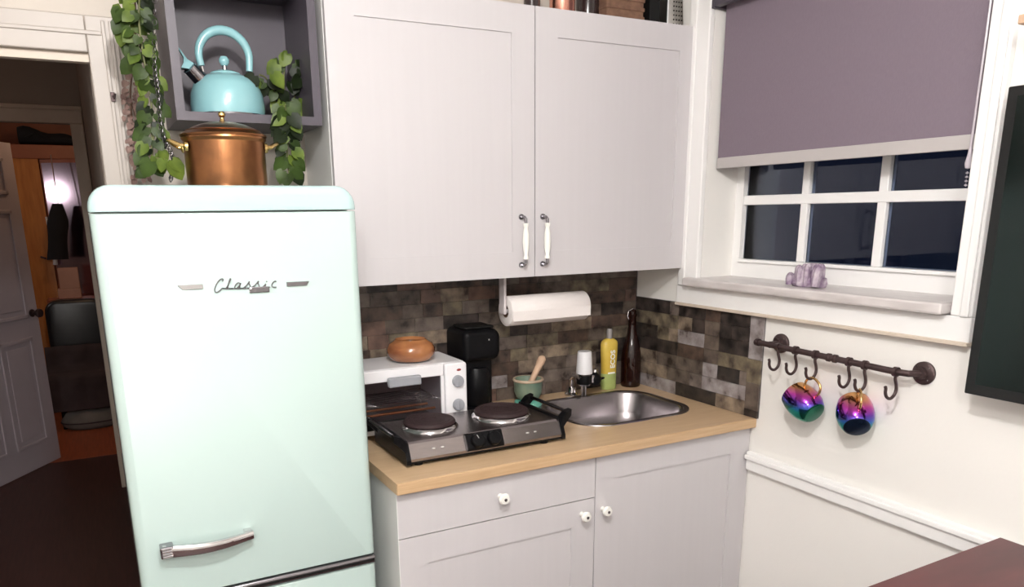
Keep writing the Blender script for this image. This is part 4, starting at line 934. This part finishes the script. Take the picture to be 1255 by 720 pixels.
# dark clothes hanging in front of the mirror
c0_, c1_ = Q(62, 250, YW-.20), Q(80, 318, YW-.20)
hc_ = thing('hanging_coat', ((c0_.x+c1_.x)/2, YW-.20, c1_.z), 'dark coat hanging in front of the wardrobe mirror', 'coat')
bm = bmesh.new(); lps = []
for i in range(11):
    t = i/10; z = c0_.z+(c1_.z-c0_.z)*t; w_ = (.035+.035*min(1, t*3))*(1+.08*math.sin(7*t)); cxx = (Q(68, 250+68*t, YW-.20)).x+.01
    lps.append([(cxx+w_*math.cos(q_)*(1+.12*math.cos(5*q_)), YW-.20+.03*math.sin(q_), z) for q_ in [2*PI*k/20 for k in range(20)]])
loft(bm, lps); obj('coat_body', bm, 'darkcloth', hc_, smooth=True, angle=80)
obj('hanger_hook', ntube([(c0_.x+.05, YW-.20, c0_.z-.01), (c0_.x+.05, YW-.20, c0_.z+.05), (c0_.x+.05, YW-.17, zbB+.02), (c0_.x+.05, YW-.02, zbB+.03)], .004, 6), 'chrome', hc_)
# white towel strip by the panel
s0_, s1_ = Q(61, 285, YW-.05), Q(68, 325, YW-.05)
sf = thing('white_scarf', (s0_.x, YW-.02, s1_.z), 'narrow white scarf hanging beside the dark coat', 'scarf')
obj('cloth', ntube([(s0_.x-.01, YW-.012, s0_.z+.12), (s0_.x, YW-.03, s0_.z), (s0_.x+.015, YW-.035, (s0_.z+s1_.z)/2), (s1_.x, YW-.03, s1_.z)], [.008, .010, .014, .018], 8), 'towel', sf, smooth=True)
# dresser in front with boxes
DY = 4.60
def dq(px, py, y=DY): return W(px, py, 'y', y)
ddz = dq(80, 366).z
l_, r_2 = dq(58, 366).x, dq(118, 366).x
ds = thing('side_table', ((l_+r_2)/2, DY+.05, 0), 'low dark table behind the black chair in the far room', 'table')
obj('tabletop', nb(l_, r_2, DY-.10, DY+.13, ddz-.03, ddz), 'orangedark', ds)
for x in (l_+.03, r_2-.03):
    for y in (DY-.08, DY+.11): obj('leg', nb(x-.015, x+.015, y-.015, y+.015, 0, ddz-.03), 'orangedark', ds)
p0_, p1_ = dq(72, 364), dq(99, 353)
o = tag(obj('storage_box', nb(p0_.x, p1_.x, DY-.06, DY+.08, ddz+.0005, p1_.z, bev=.008), 'pinkbox'), 'long pinkish tan box on the low dark table', 'box'); recenter(o)
p2_, p3_ = dq(72, 341), dq(95, 328)
o = tag(obj('storage_box', nb(p2_.x, p3_.x, DY-.05, DY+.07, p1_.z+.0005, p3_.z, bev=.004), 'pinkbox'), 'taller pink box stacked on the long tan box', 'box'); recenter(o)
# black chair with blanket, grey cushion on the floor
CY = 4.28
def cq(px, py, y=CY): return W(px, py, 'y', y)
lc, rc_, zt2, zs2 = cq(57, 400).x, cq(124, 400).x, cq(85, 368).z, cq(85, 430).z
ch = thing('armchair', ((lc+rc_)/2, CY+.1, 0), 'black leather chair draped with a dark blanket in the far room', 'chair')
obj('backrest', slab_y(lc, rc_+.05, zs2-.05, zt2, CY, CY+.10, [.10, .09, .02, .02], .03), 'leather', ch, smooth=True)
obj('seat', nb(lc-.0, rc_+.04, CY-.22, CY+.02, .30, .40, bev=.02), 'leather', ch)
obj('rear_panel', nb(lc+.02, rc_+.02, CY+.02, CY+.08, .38, zs2), 'leather', ch)
for x in (lc+.03, rc_+.0):
    for y in (CY-.18, CY+.06): obj('leg', ntube([(x, y, 0), (x, y, .31)], .015, 8), 'blackmatt', ch)
bpath = [Vector(q) for q in smooth_pts([(0, CY-.012, zs2), (0, CY-.02, .60), (0, CY-.05, .43), (0, CY-.20, .415), (0, CY-.245, .38), (0, CY-.25, .25), (0, CY-.26, .15)], 3)]
bm = bmesh.new(); lps = []
for i, q in enumerate(bpath):
    t = i/(len(bpath)-1)
    def row(dy): return [(lc-.03-.03*t+(rc_-lc+.12)*u_/14, q.y-dy-.012*math.sin(u_*1.3+t*2), q.z+dy*.4) for u_ in range(15)]
    lps.append(row(.022)+row(.004)[::-1])
loft(bm, lps); o = tag(obj('blanket', bm, 'blanket', smooth=True, angle=70), 'dark brown-grey blanket draped over the black chair', 'blanket'); recenter(o)
a_, b_ = W(78, 531, 'z', 0), W(140, 531, 'z', 0)
cu = thing('floor_cushion', ((a_.x+b_.x)/2+.03, a_.y+.10, .001), 'grey floor cushion on the orange wood floor', 'cushion')
cc_ = wloc(cu)
bm = nlathe([(0, 0), (.16, 0), (.20, .03), (.205, .07), (.17, .12), (.10, .14), (0, .145)], cc_, 28, sx=1.0, sy=.62); obj('cushion_body', bm, 'cushion', cu, smooth=True, angle=80)
obj('piping', ntube([(cc_.x+.207*math.cos(t), cc_.y+.129*math.sin(t), cc_.z+.055) for t in [2*PI*i/28 for i in range(29)]], .005, 6), 'blanket', cu, smooth=True)
# added bare bulb, out of view, that makes the glare in the mirror
mnrm = Vector((math.sin(phi), -math.cos(phi), 0)); vin = (tgt-CP).normalized(); vout = vin-2*vin.dot(mnrm)*mnrm
lp_ = tgt+vout*(BULB-tgt).length
wl_ = thing('glare_bulb', (lp_.x, lp_.y, lp_.z), 'added unseen bare bulb that makes the glare in the far mirror', 'lamp')
obj('bulb', nlathe([(0, -.03), (.018, -.025), (.03, -.005), (.03, .008), (.018, .03), (.012, .045), (0, .045)], lp_, 20), 'bulb', wl_, smooth=True)
obj('socket', nlathe([(.013, .044), (.014, .08), (0, .081)], lp_, 14), 'blackmatt', wl_)
obj('cable', ntube([(lp_.x, lp_.y, lp_.z+.08), (lp_.x, lp_.y, 2.549)], .003, 6), 'blackmatt', wl_)
